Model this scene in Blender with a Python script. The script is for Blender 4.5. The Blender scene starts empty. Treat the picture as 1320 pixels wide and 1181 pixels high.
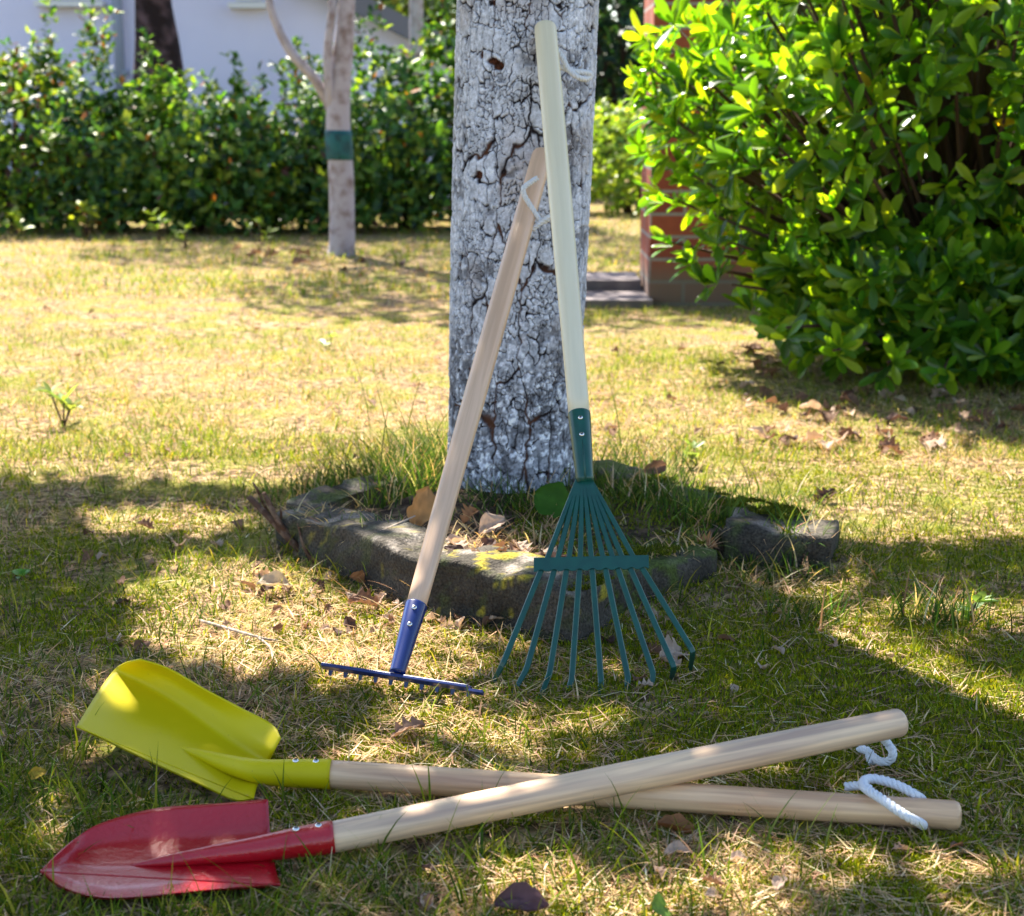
import bpy, math, random
import numpy as np
from mathutils import Vector, Matrix

# ------------------------------------------------------------------ camera, sky, sun, exposure
scene = bpy.context.scene
COL = scene.collection
FPX = 2000.0                      # focal length in photo pixels (photo 1320 x 1181)
PITCH = math.radians(12.4)
CAM_H = 0.6
cam_d = bpy.data.cameras.new('camera'); cam = bpy.data.objects.new('camera', cam_d); COL.objects.link(cam)
cam.location = (0, 0, CAM_H); cam.rotation_euler = (math.pi/2 - PITCH, 0, 0)
cam_d.sensor_fit = 'HORIZONTAL'; cam_d.sensor_width = 36.0; cam_d.lens = FPX/1320*36.0
cam_d.clip_start = 0.05; cam_d.clip_end = 500
cam_d.dof.use_dof = True; cam_d.dof.focus_distance = 1.62; cam_d.dof.aperture_fstop = 10
scene.camera = cam

SUN_EL = math.radians(52)
_h = Vector((-0.43, 0.90, 0)).normalized()
SUN = Vector((_h.x*math.cos(SUN_EL), _h.y*math.cos(SUN_EL), math.sin(SUN_EL)))   # towards the sun
world = bpy.data.worlds.new('World'); scene.world = world; world.use_nodes = True
wn = world.node_tree.nodes; wl = world.node_tree.links
bg = wn['Background']; sky = wn.new('ShaderNodeTexSky'); sky.sky_type = 'NISHITA'; sky.sun_disc = False
sky.sun_elevation = SUN_EL; sky.sun_rotation = math.atan2(SUN.x, SUN.y)
wl.new(sky.outputs['Color'], bg.inputs['Color']); bg.inputs['Strength'].default_value = 0.092
sun_d = bpy.data.lights.new('sun', 'SUN'); sun_o = bpy.data.objects.new('sun', sun_d); COL.objects.link(sun_o)
sun_d.energy = 5.0; sun_d.angle = math.radians(0.53); sun_d.color = (1.0, 0.93, 0.80)
sun_o.rotation_euler = (-SUN).to_track_quat('-Z', 'Y').to_euler(); sun_o.location = (-3, 6, 8)
scene.view_settings.view_transform = 'Standard'; scene.view_settings.look = 'None'
scene.view_settings.gamma = 1; scene.view_settings.exposure = 1.98
scene.cycles.max_bounces = 8; scene.cycles.transparent_max_bounces = 8

rng = np.random.default_rng(7); random.seed(7)

# ------------------------------------------------------------------ pixel <-> world
CT, ST = math.cos(PITCH), math.sin(PITCH)
def ray(px, py):
    u = (px-660.0)/FPX; v = (590.5-py)/FPX
    return Vector((u, CT+v*ST, -ST+v*CT))
def P(px, py, z=None, Y=None):
    d = ray(px, py)
    t = Y/d.y if Y is not None else (z-CAM_H)/d.z
    return Vector((0, 0, CAM_H)) + d*t
def proj(X, Y, Z):
    z = Z-CAM_H
    w = Y*CT - z*ST; v = Y*ST + z*CT
    return 660+FPX*X/w, 590.5-FPX*v/w
def A3(v): return np.array(v, dtype=float)

# ------------------------------------------------------------------ noise
def _hash(ix, iy, s):
    n = (ix.astype(np.int64)*374761393 + iy.astype(np.int64)*668265263 + s*1442695041) & 0xFFFFFFFF
    n = ((n ^ (n >> 13))*1274126177) & 0xFFFFFFFF
    n = ((n ^ (n >> 16))*2246822519) & 0xFFFFFFFF
    return ((n ^ (n >> 15)) & 0xFFFFFF)/float(0xFFFFFF)
def vnoise(x, y, s=0, perx=None):
    x = np.asarray(x, float); y = np.asarray(y, float)
    ix = np.floor(x).astype(np.int64); iy = np.floor(y).astype(np.int64); fx = x-ix; fy = y-iy
    fx = fx*fx*(3-2*fx); fy = fy*fy*(3-2*fy)
    w = (lambda a: a % perx) if perx else (lambda a: a)
    a = _hash(w(ix), iy, s); b = _hash(w(ix+1), iy, s); c = _hash(w(ix), iy+1, s); d = _hash(w(ix+1), iy+1, s)
    return (a*(1-fx)+b*fx)*(1-fy)+(c*(1-fx)+d*fx)*fy
def fbm(x, y, s=0, o=4):
    r = 0; a = .5; t = 0
    for k in range(o):
        r = r+a*vnoise(np.asarray(x)*2**k, np.asarray(y)*2**k, s+k*17); t += a; a *= .5
    return r/t
def voronoi(x, y, s, perx):
    ix = np.floor(x).astype(np.int64); iy = np.floor(y).astype(np.int64)
    f1 = np.full(x.shape, 9.0); f2 = np.full(x.shape, 9.0); cid = np.zeros(x.shape)
    for dx in (-1, 0, 1):
        for dy in (-1, 0, 1):
            cx = ix+dx; cy = iy+dy; wx = cx % perx
            px = cx+.14+.72*_hash(wx, cy, s); py = cy+.10+.80*_hash(wx, cy, s+5)
            d = (np.abs(px-x)**2.8+np.abs(py-y)**2.8)**(1/2.8); h = _hash(wx, cy, s+9)
            closer = d < f1
            f2 = np.where(closer, f1, np.minimum(f2, d)); cid = np.where(closer, h, cid); f1 = np.where(closer, d, f1)
    return f1, f2, cid
def sstep(a, b, x):
    t = np.clip((x-a)/(b-a), 0, 1); return t*t*(3-2*t)

# ------------------------------------------------------------------ materials
def nodes(m):
    m.use_nodes = True; return m.node_tree.nodes, m.node_tree.links
def setp(b, **k):
    for n, v in k.items():
        n = n.replace('_', ' ')
        b.inputs[n].default_value = v
def mat_plain(name, col, rough=.5, spec=.5, metal=0, coat=0, bump=None, var=None):
    """bump=(scale, strength, distance); var=(scale, colour2, lo, hi)"""
    m = bpy.data.materials.new(name); n, l = nodes(m); b = n['Principled BSDF']
    setp(b, Base_Color=(*col, 1), Roughness=rough, Metallic=metal, Specular_IOR_Level=spec, Coat_Weight=coat, Coat_Roughness=.12)
    tc = n.new('ShaderNodeTexCoord')
    if var:
        t = n.new('ShaderNodeTexNoise'); t.inputs['Scale'].default_value = var[0]; t.inputs['Detail'].default_value = 6
        l.new(tc.outputs['Object'], t.inputs['Vector'])
        r = n.new('ShaderNodeMapRange'); r.inputs['From Min'].default_value = var[2]; r.inputs['From Max'].default_value = var[3]
        l.new(t.outputs['Fac'], r.inputs['Value'])
        x = n.new('ShaderNodeMix'); x.data_type = 'RGBA'; x.inputs[6].default_value = (*col, 1); x.inputs[7].default_value = (*var[1], 1)
        l.new(r.outputs['Result'], x.inputs[0]); l.new(x.outputs[2], b.inputs['Base Color'])
    if bump:
        t = n.new('ShaderNodeTexNoise'); t.inputs['Scale'].default_value = bump[0]; t.inputs['Detail'].default_value = 5
        l.new(tc.outputs['Object'], t.inputs['Vector'])
        bp = n.new('ShaderNodeBump'); bp.inputs['Strength'].default_value = bump[1]; bp.inputs['Distance'].default_value = bump[2]
        l.new(t.outputs['Fac'], bp.inputs['Height']); l.new(bp.outputs['Normal'], b.inputs['Normal'])
    return m
def mat_leaf(name, rough=.35, spec=.5, trans=.35, tint=(1.5, 1.5, .6)):
    """colour from the mesh attribute Col, part of the light passes through"""
    m = bpy.data.materials.new(name); n, l = nodes(m); b = n['Principled BSDF']; out = n['Material Output']
    a = n.new('ShaderNodeAttribute'); a.attribute_name = 'Col'
    l.new(a.outputs['Color'], b.inputs['Base Color']); setp(b, Roughness=rough, Specular_IOR_Level=spec)
    tr = n.new('ShaderNodeBsdfTranslucent'); mul = n.new('ShaderNodeMix'); mul.data_type = 'RGBA'; mul.blend_type = 'MULTIPLY'
    mul.inputs[0].default_value = 1; l.new(a.outputs['Color'], mul.inputs[6]); mul.inputs[7].default_value = (*tint, 1)
    l.new(mul.outputs[2], tr.inputs['Color'])
    mx = n.new('ShaderNodeMixShader'); mx.inputs[0].default_value = trans
    l.new(b.outputs[0], mx.inputs[1]); l.new(tr.outputs[0], mx.inputs[2]); l.new(mx.outputs[0], out.inputs['Surface'])
    return m
def mat_wood(name, c1, c2, rough=.42, coat=.15):
    m = bpy.data.materials.new(name); n, l = nodes(m); b = n['Principled BSDF']
    tc = n.new('ShaderNodeTexCoord'); mp = n.new('ShaderNodeMapping'); mp.inputs['Scale'].default_value = (1, 1, .045)
    l.new(tc.outputs['Object'], mp.inputs['Vector'])
    t = n.new('ShaderNodeTexNoise'); t.inputs['Scale'].default_value = 190; t.inputs['Detail'].default_value = 5; t.inputs['Distortion'].default_value = .5
    l.new(mp.outputs[0], t.inputs['Vector'])
    t2 = n.new('ShaderNodeTexNoise'); t2.inputs['Scale'].default_value = 34; t2.inputs['Detail'].default_value = 3
    mp2 = n.new('ShaderNodeMapping'); mp2.inputs['Scale'].default_value = (1, 1, .1); l.new(tc.outputs['Object'], mp2.inputs['Vector']); l.new(mp2.outputs[0], t2.inputs['Vector'])
    ad = n.new('ShaderNodeMath'); ad.operation = 'MULTIPLY_ADD'; ad.inputs[1].default_value = .5; l.new(t2.outputs['Fac'], ad.inputs[0])
    ml = n.new('ShaderNodeMath'); ml.operation = 'MULTIPLY'; ml.inputs[1].default_value = .5; l.new(t.outputs['Fac'], ml.inputs[0]); l.new(ml.outputs[0], ad.inputs[2])
    r = n.new('ShaderNodeValToRGB'); r.color_ramp.elements[0].position = .38; r.color_ramp.elements[1].position = .58
    r.color_ramp.elements[0].color = (*c2, 1); r.color_ramp.elements[1].color = (*c1, 1)
    l.new(ad.outputs[0], r.inputs[0]); l.new(r.outputs[0], b.inputs['Base Color'])
    setp(b, Roughness=rough, Coat_Weight=coat, Coat_Roughness=.3)
    bp = n.new('ShaderNodeBump'); bp.inputs['Strength'].default_value = .12; bp.inputs['Distance'].default_value = .0006
    l.new(t.outputs['Fac'], bp.inputs['Height']); l.new(bp.outputs['Normal'], b.inputs['Normal'])
    return m
def mat_attr(name, rough=.8, bump=None, spec=.3, noise=None):
    m = bpy.data.materials.new(name); n, l = nodes(m); b = n['Principled BSDF']
    a = n.new('ShaderNodeAttribute'); a.attribute_name = 'Col'
    setp(b, Roughness=rough, Specular_IOR_Level=spec)
    tc = n.new('ShaderNodeTexCoord'); src = a.outputs['Color']
    if noise:
        t = n.new('ShaderNodeTexNoise'); t.inputs['Scale'].default_value = noise[0]; t.inputs['Detail'].default_value = 6
        l.new(tc.outputs['Object'], t.inputs['Vector'])
        r = n.new('ShaderNodeMapRange'); r.inputs['From Min'].default_value = .3; r.inputs['From Max'].default_value = .7
        r.inputs['To Min'].default_value = noise[1]; r.inputs['To Max'].default_value = noise[2]; l.new(t.outputs['Fac'], r.inputs['Value'])
        x = n.new('ShaderNodeVectorMath'); x.operation = 'SCALE'; l.new(src, x.inputs[0]); l.new(r.outputs['Result'], x.inputs['Scale']); src = x.outputs[0]
    l.new(src, b.inputs['Base Color'])
    if bump:
        t = n.new('ShaderNodeTexNoise'); t.inputs['Scale'].default_value = bump[0]; t.inputs['Detail'].default_value = 6
        l.new(tc.outputs['Object'], t.inputs['Vector'])
        bp = n.new('ShaderNodeBump'); bp.inputs['Strength'].default_value = bump[1]; bp.inputs['Distance'].default_value = bump[2]
        l.new(t.outputs['Fac'], bp.inputs['Height']); l.new(bp.outputs['Normal'], b.inputs['Normal'])
    return m

M = {}
M['blade'] = mat_leaf('grass_blade', .7, .08, .38, (1.3, 1.25, .55))
M['moss'] = mat_leaf('moss', .9, .02, .3, (1.3, 1.3, .4))
M['leaf'] = mat_leaf('glossy_leaf', .25, .55, .56, (2.5, 2.3, .3))
M['hleaf'] = mat_leaf('hedge_leaf', .42, .4, .42, (1.7, 1.7, .5))
M['cleaf'] = mat_leaf('crown_leaf', .45, .4, .25, (1.3, 1.4, .4))
M['dry'] = mat_leaf('dry_leaf', .7, .2, .25, (1.3, 1.1, .8))
M['bark'] = mat_attr('bark', .9, (420, .4, .0010), .1, (600, .8, 1.2))
M['wood_pale'] = mat_wood('pale_wood', (.86, .56, .31), (.55, .31, .17))
M['wood_beige'] = mat_wood('beige_wood', (.80, .53, .35), (.66, .42, .27))
M['wood_green'] = mat_wood('cream_wood', (.82, .73, .52), (.76, .67, .47))
M['wood_red'] = mat_wood('light_wood', (.88, .61, .37), (.50, .33, .23))
M['yellow'] = mat_plain('yellow_paint', (.60, .49, .001), .5, .25, coat=0, bump=(90, .04, .001), var=(420, (.34, .25, .03), .70, .74))
M['red'] = mat_plain('red_paint', (.42, .003, .010), .3, .45, coat=.5, bump=(230, .6, .0020))
M['blue'] = mat_plain('blue_paint', (.001, .015, .12), .33, .5, coat=.5)
M['green'] = mat_plain('green_paint', (.001, .060, .043), .4, .45, coat=.25, var=(60, (.002, .08, .054), .4, .7))
M['screw'] = mat_plain('screw_steel', (.75, .74, .72), .25, .5, 1.0)
M['slot'] = mat_plain('screw_slot', (.02, .02, .02), .6)
M['cord'] = mat_plain('white_cord', (.72, .73, .75), .9, .1, bump=(900, .6, .0008))
M['stone'] = mat_attr('kerb_stone', .85, (190, .9, .004), .15, (320, .45, 1.5))
M['twig'] = mat_plain('twig_bark', (.085, .042, .025), .8, .2, bump=(300, .6, .001), var=(90, (.2, .13, .09), .45, .65))
M['stick'] = mat_plain('bleached_stick', (.48, .40, .33), .8, .2, var=(150, (.3, .22, .16), .4, .6))
M['wall'] = mat_plain('white_render', (.74, .73, .93), .9, .2, bump=(60, .3, .004), var=(1.4, (.67, .66, .86), .4, .65))
M['roof'] = mat_plain('roof_slate', (.16, .16, .19), .7, .3)
M['trim'] = mat_plain('white_trim', (.75, .75, .76), .6, .3)
M['pipe'] = mat_plain('grey_downpipe', (.25, .28, .36), .45, .5)
M['glass'] = mat_plain('window_glass', (.02, .025, .03), .08, .6)
M['band'] = mat_plain('teal_band', (.003, .10, .105), .55, .4, var=(25, (.003, .05, .06), .42, .6))
M['dbark'] = mat_plain('dark_bark', (.022, .012, .012), .85, .2, bump=(30, .8, .02), var=(9, (.12, .07, .075), .45, .65))
M['gbark'] = mat_plain('grey_bark', (.42, .38, .41), .85, .2, bump=(70, .5, .006), var=(18, (.20, .14, .12), .48, .72))
M['stem'] = mat_plain('shrub_stem', (.07, .04, .025), .8, .2)

# brick
def mat_brick():
    m = bpy.data.materials.new('red_brick'); n, l = nodes(m); b = n['Principled BSDF']
    tc = n.new('ShaderNodeTexCoord'); sp = n.new('ShaderNodeSeparateXYZ'); l.new(tc.outputs['Object'], sp.inputs[0])
    ad = n.new('ShaderNodeMath'); ad.operation = 'ADD'; l.new(sp.outputs['X'], ad.inputs[0]); l.new(sp.outputs['Y'], ad.inputs[1])
    cb = n.new('ShaderNodeCombineXYZ'); l.new(ad.outputs[0], cb.inputs['X']); l.new(sp.outputs['Z'], cb.inputs['Y'])
    br = n.new('ShaderNodeTexBrick'); l.new(cb.outputs[0], br.inputs['Vector'])
    for k, v in (('Scale', 1.0), ('Mortar Size', .006), ('Brick Width', .225), ('Row Height', .073), ('Mortar Smooth', .15), ('Bias', 0)): br.inputs[k].default_value = v
    br.inputs['Color1'].default_value = (.36, .085, .04, 1); br.inputs['Color2'].default_value = (.25, .05, .03, 1); br.inputs['Mortar'].default_value = (.33, .28, .26, 1)
    t = n.new('ShaderNodeTexNoise'); t.inputs['Scale'].default_value = 40; t.inputs['Detail'].default_value = 6; l.new(tc.outputs['Object'], t.inputs['Vector'])
    mx = n.new('ShaderNodeMix'); mx.data_type = 'RGBA'; mx.blend_type = 'MULTIPLY'; mx.inputs[0].default_value = .6
    l.new(br.outputs['Color'], mx.inputs[6]); rp = n.new('ShaderNodeValToRGB'); rp.color_ramp.elements[0].color = (.55, .55, .55, 1); rp.color_ramp.elements[1].color = (1.2, 1.2, 1.2, 1)
    l.new(t.outputs['Fac'], rp.inputs[0]); l.new(rp.outputs[0], mx.inputs[7])
    # weathered grey-green foot of the wall
    rr = n.new('ShaderNodeMapRange'); rr.inputs['From Min'].default_value = .16; rr.inputs['From Max'].default_value = .08; l.new(sp.outputs['Z'], rr.inputs['Value'])
    m2 = n.new('ShaderNodeMix'); m2.data_type = 'RGBA'; l.new(mx.outputs[2], m2.inputs[6]); m2.inputs[7].default_value = (.17, .14, .11, 1)
    sc = n.new('ShaderNodeMath'); sc.operation = 'MULTIPLY'; sc.inputs[1].default_value = .75; l.new(rr.outputs[0], sc.inputs[0]); l.new(sc.outputs[0], m2.inputs[0])
    l.new(m2.outputs[2], b.inputs['Base Color']); setp(b, Roughness=.85)
    bp = n.new('ShaderNodeBump'); bp.inputs['Strength'].default_value = .6; bp.inputs['Distance'].default_value = .006; bp.invert = True
    l.new(br.outputs['Fac'], bp.inputs['Height']); l.new(bp.outputs['Normal'], b.inputs['Normal'])
    return m
M['brick'] = mat_brick()

def mat_ground():
    m = bpy.data.materials.new('lawn_soil'); n, l = nodes(m); b = n['Principled BSDF']
    tc = n.new('ShaderNodeTexCoord')
    def noise(s, d=6):
        t = n.new('ShaderNodeTexNoise'); t.inputs['Scale'].default_value = s; t.inputs['Detail'].default_value = d; l.new(tc.outputs['Object'], t.inputs['Vector']); return t.outputs['Fac']
    def mix(f, a, c):
        x = n.new('ShaderNodeMix'); x.data_type = 'RGBA'; l.new(f, x.inputs[0])
        for i, v in ((6, a), (7, c)):
            if isinstance(v, tuple): x.inputs[i].default_value = (*v, 1)
            else: l.new(v, x.inputs[i])
        return x.outputs[2]
    def rng_(f, lo, hi):
        r = n.new('ShaderNodeMapRange'); r.inputs['From Min'].default_value = lo; r.inputs['From Max'].default_value = hi; l.new(f, r.inputs['Value']); return r.outputs[0]
    c = mix(rng_(noise(55), .42, .6), (.11, .068, .04), (.46, .32, .18))
    c = mix(rng_(noise(9), .46, .6), c, (.22, .21, .045))
    c = mix(rng_(noise(160, 3), .55, .7), c, (.06, .04, .028))
    l.new(c, b.inputs['Base Color']); setp(b, Roughness=.95, Specular_IOR_Level=.1)
    bp = n.new('ShaderNodeBump'); bp.inputs['Strength'].default_value = .9; bp.inputs['Distance'].default_value = .012
    l.new(noise(110), bp.inputs['Height']); l.new(bp.outputs['Normal'], b.inputs['Normal'])
    return m
M['ground'] = mat_ground()
M['soil'] = mat_plain('bed_soil', (.055, .036, .024), .95, .1, bump=(140, 1, .012), var=(60, (.20, .14, .09), .46, .66))
M['paving'] = mat_plain('paving_slab', (.13, .11, .12), .85, .2, bump=(80, .4, .004), var=(14, (.20, .17, .17), .4, .65))

# ------------------------------------------------------------------ mesh helpers
def tag(o, label=None, cat=None, group=None, kind=None):
    if label: o['label'] = label
    if cat: o['category'] = cat
    if group: o['group'] = group
    if kind: o['kind'] = kind
    return o
def thing(name, loc, label, cat, group=None):
    o = bpy.data.objects.new(name, None); COL.objects.link(o); o.location = loc; o.empty_display_size = .05
    return tag(o, label, cat, group)
def world_loc(o):
    v = Vector(o.location)
    while o.parent: o = o.parent; v = v+Vector(o.location)
    return v
def np_mesh(name, V, T, mats, col=None, smooth=True, quads=None, mat_idx=None):
    """V (n,3), T (m,3) triangles, quads (k,4)"""
    me = bpy.data.meshes.new(name); V = np.asarray(V, np.float32)
    T = np.zeros((0, 3), np.int32) if T is None else np.asarray(T, np.int32)
    Q = np.zeros((0, 4), np.int32) if quads is None else np.asarray(quads, np.int32)
    me.vertices.add(len(V)); me.vertices.foreach_set('co', V.ravel())
    li = np.concatenate([Q.ravel(), T.ravel()]); nq, nt = len(Q), len(T)
    me.loops.add(len(li)); me.loops.foreach_set('vertex_index', li)
    me.polygons.add(nq+nt)
    me.polygons.foreach_set('loop_start', np.concatenate([np.arange(nq)*4, nq*4+np.arange(nt)*3]).astype(np.int32))
    me.polygons.foreach_set('loop_total', np.concatenate([np.full(nq, 4), np.full(nt, 3)]).astype(np.int32))
    if smooth: me.polygons.foreach_set('use_smooth', np.ones(nq+nt, bool))
    if mat_idx is not None: me.polygons.foreach_set('material_index', np.asarray(mat_idx, np.int32))
    me.update(calc_edges=True)
    if col is not None:
        a = me.attributes.new('Col', 'FLOAT_COLOR', 'POINT')
        c = np.ones((len(V), 4), np.float32); c[:, :3] = col; a.data.foreach_set('color', c.ravel())
    for mm in (mats if isinstance(mats, (list, tuple)) else [mats]): me.materials.append(mm)
    return me
def link(name, me, parent=None, loc=None):
    o = bpy.data.objects.new(name, me); COL.objects.link(o)
    if parent: o.parent = parent
    if loc is not None: o.location = loc
    return o
class MB:
    """collects geometry in world space; build() links ONE mesh object"""
    def __init__(s): s.v = []; s.f = []; s.mi = []; s.c = []; s.sm = []
    def add(s, verts, faces, mi=0, col=(1, 1, 1), smooth=True):
        b = len(s.v); s.v += [tuple(v) for v in verts]; s.f += [tuple(b+i for i in f) for f in faces]
        s.mi += [mi]*len(faces); s.c += [col]*len(verts); s.sm += [smooth]*len(faces); return s
    def box(s, c, size, rot=None, mi=0, col=(1, 1, 1)):
        c = Vector(c); h = Vector(size)/2; vs = []
        for x in (-1, 1):
            for y in (-1, 1):
                for z in (-1, 1):
                    p = Vector((x*h.x, y*h.y, z*h.z)); vs.append(c+(rot @ p if rot else p))
        return s.add(vs, [(0, 1, 3, 2), (4, 6, 7, 5), (0, 4, 5, 1), (2, 3, 7, 6), (0, 2, 6, 4), (1, 5, 7, 3)], mi, col, False)
    def tube(s, path, rad, n=12, mi=0, cap=True, col=(1, 1, 1)):
        path = [Vector(p) for p in path]; m = len(path)
        rad = [rad]*m if isinstance(rad, (int, float)) else list(rad)
        tang = [(path[min(i+1, m-1)]-path[max(i-1, 0)]).normalized() for i in range(m)]
        up = Vector((0, 0, 1)) if abs(tang[0].z) < .9 else Vector((1, 0, 0))
        nr = (up-tang[0]*up.dot(tang[0])).normalized(); vs = []; fs = []
        for i in range(m):
            nr = (nr-tang[i]*nr.dot(tang[i])).normalized(); bn = tang[i].cross(nr)
            for k in range(n):
                a = 2*math.pi*k/n; vs.append(path[i]+(nr*math.cos(a)+bn*math.sin(a))*rad[i])
        for i in range(m-1):
            for k in range(n):
                a = i*n+k; b = i*n+(k+1) % n; fs.append((a, b, b+n, a+n))
        if cap: fs += [tuple(reversed(range(n))), tuple((m-1)*n+k for k in range(n))]
        return s.add(vs, fs, mi, col)
    def build(s, name, mats, parent=None, origin=None, col=False):
        o0 = world_loc(parent) if parent else (Vector(origin) if origin is not None else Vector((0, 0, 0)))
        mats = mats if isinstance(mats, (list, tuple)) else [mats]
        me = bpy.data.meshes.new(name); me.from_pydata([tuple(Vector(v)-o0) for v in s.v], [], s.f)
        me.polygons.foreach_set('material_index', s.mi); me.polygons.foreach_set('use_smooth', s.sm)
        for m in mats: me.materials.append(m)
        if col:
            a = me.attributes.new('Col', 'FLOAT_COLOR', 'POINT'); c = np.ones((len(s.v), 4), np.float32); c[:, :3] = np.array(s.c)
            a.data.foreach_set('color', c.ravel())
        o = bpy.data.objects.new(name, me); COL.objects.link(o)
        if parent: o.parent = parent
        else: o.location = o0
        return o
def catmull(pts, k):
    pts = [np.asarray(p, float) for p in pts]; out = []; n = len(pts)
    for i in range(n-1):
        p0 = pts[i-1] if i > 0 else 2*pts[0]-pts[1]; p1, p2 = pts[i], pts[i+1]
        p3 = pts[i+2] if i+2 < n else 2*pts[-1]-pts[-2]
        for j in range(k):
            t = j/k
            out.append(.5*((2*p1)+(-p0+p2)*t+(2*p0-5*p1+4*p2-p3)*t*t+(-p0+3*p1-3*p2+p3)*t**3))
    out.append(pts[-1]); return out
def sheet(grid, th):
    """solid sheet from a grid of points (R,C,3)"""
    G = np.asarray(grid, float); R, C = G.shape[:2]
    du = np.gradient(G, axis=0); dv = np.gradient(G, axis=1); N = np.cross(du, dv); L = np.linalg.norm(N, axis=2, keepdims=True)
    N = N/np.maximum(L, 1e-12)
    if N[..., 2].mean() < 0: N = -N
    V = np.concatenate([G.reshape(-1, 3), (G-N*th).reshape(-1, 3)]); idx = np.arange(R*C).reshape(R, C); f = []
    for r in range(R-1):
        for c in range(C-1):
            a, b, d, e = idx[r, c], idx[r, c+1], idx[r+1, c+1], idx[r+1, c]; o = R*C
            f.append((a, b, d, e)); f.append((e+o, d+o, b+o, a+o))
    rim = list(idx[0, :])+list(idx[1:, -1])+list(idx[-1, -2::-1])+list(idx[-2:0, 0, ][::1])
    for i in range(len(rim)):
        a, b = rim[i], rim[(i+1) % len(rim)]; f.append((a, a+R*C, b+R*C, b))
    return V, f
def rope(mb, pts, R, turns_per_m=130, sub=10):
    """three twisted strands along a smooth path"""
    p = np.array(catmull(pts, sub)); seg = np.r_[0, np.cumsum(np.linalg.norm(np.diff(p, axis=0), axis=1))]
    n = max(20, int(seg[-1]/.0012)); s = np.linspace(0, seg[-1], n); p = np.stack([np.interp(s, seg, p[:, k]) for k in range(3)], 1)
    t = np.gradient(p, axis=0); t /= np.linalg.norm(t, axis=1, keepdims=True)
    nr = np.cross(t[0], [0, 0, 1.0]); nr = nr/np.linalg.norm(nr) if np.linalg.norm(nr) > 1e-3 else np.array([1.0, 0, 0]); fr = []
    for i in range(n):
        nr = nr-t[i]*np.dot(nr, t[i]); nr /= np.linalg.norm(nr); fr.append(nr.copy())
    fr = np.array(fr); bn = np.cross(t, fr)
    for k in range(3):
        a = 2*math.pi*(s*turns_per_m/2+k/3)
        mb.tube(list(p+(fr*np.cos(a)[:, None]+bn*np.sin(a)[:, None])*R*.5), R*.56, 7)

# leaves: vectorised clouds of small folded leaves
_T = np.array([0, .28, .28, .28, .66, .66, .66, 1.0]); _W = np.array([0, -.8, 0, .8, -.85, 0, .85, 0]); _F = np.array([0, .14, 0, .14, .16, 0, .16, .0])
_LF = np.array([(0, 1, 2), (0, 2, 3), (1, 4, 5), (1, 5, 2), (2, 5, 6), (2, 6, 3), (4, 7, 5), (5, 7, 6)])
_T2 = np.array([0]+[.30]*3+[.62]*3+[.88]*3+[1.0]); _W2 = np.array([0, -.52, 0, .52, -.95, 0, .95, -.72, 0, .72, 0]); _F2 = np.array([0, .12, 0, .12, .16, 0, .16, .10, 0, .10, .0])
_LF2 = np.array([(0, 1, 2), (0, 2, 3)]+[t for k in (1, 4) for t in ((k, k+3, k+4), (k, k+4, k+1), (k+1, k+4, k+5), (k+1, k+5, k+2))]+[(7, 10, 8), (8, 10, 9)])
def leaf_geo(c, d, nrm, L, W, droop, col, blunt=False):
    _T, _W, _F, _LF = (_T2, _W2, _F2, _LF2) if blunt else (globals()['_T'], globals()['_W'], globals()['_F'], globals()['_LF']); nv_ = len(_T)
    c, d, nrm = (np.asarray(a, float) for a in (c, d, nrm)); n = len(c)
    d = d/np.linalg.norm(d, axis=1, keepdims=True); nrm = nrm-d*(nrm*d).sum(1, keepdims=True)
    nrm = nrm/np.maximum(np.linalg.norm(nrm, axis=1, keepdims=True), 1e-6); s = np.cross(d, nrm)
    L = np.broadcast_to(L, n)[:, None]; W = np.broadcast_to(W, n)[:, None]; dr = np.broadcast_to(droop, n)[:, None]
    V = (c[:, None, :]+(L*_T)[:, :, None]*d[:, None, :]+(W*.5*_W)[:, :, None]*s[:, None, :]
         + ((W*_F)-(dr*L*_T**2))[:, :, None]*nrm[:, None, :])
    T = (_LF[None]+nv_*np.arange(n)[:, None, None]).reshape(-1, 3)
    C = np.repeat(np.asarray(col), nv_, axis=0)
    return V.reshape(-1, 3), T, C
def rand_dirs(n, r=rng):
    v = r.normal(size=(n, 3)); return v/np.linalg.norm(v, axis=1, keepdims=True)
def pick(n, cols, p, jit=.18, r=rng):
    c = np.array(cols)[r.choice(len(cols), n, p=p)]; return c*(1+jit*r.normal(size=(n, 1)))*(1+.06*r.normal(size=(n, 3)))
def rosettes(tips, axes, k, L, asp, spread=(.6, 1.25), cols=None, p=None, droop=.12, r=rng, blunt=False):
    n = len(tips); tips = np.repeat(tips, k, 0); ax = np.repeat(axes/np.linalg.norm(axes, axis=1, keepdims=True), k, 0)
    rad = rand_dirs(n*k, r); rad -= ax*(rad*ax).sum(1, keepdims=True); rad /= np.linalg.norm(rad, axis=1, keepdims=True)
    ph = r.uniform(spread[0], spread[1], (n*k, 1)); d = ax*np.cos(ph)+rad*np.sin(ph); nn = ax*np.sin(ph)-rad*np.cos(ph)
    LL = L*r.uniform(.5, 1.25, n*k)
    return leaf_geo(tips, d, nn+.25*rand_dirs(n*k, r), LL, LL*asp, droop*r.uniform(-.5, 2, n*k), pick(n*k, cols, p, r=r), blunt)

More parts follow.
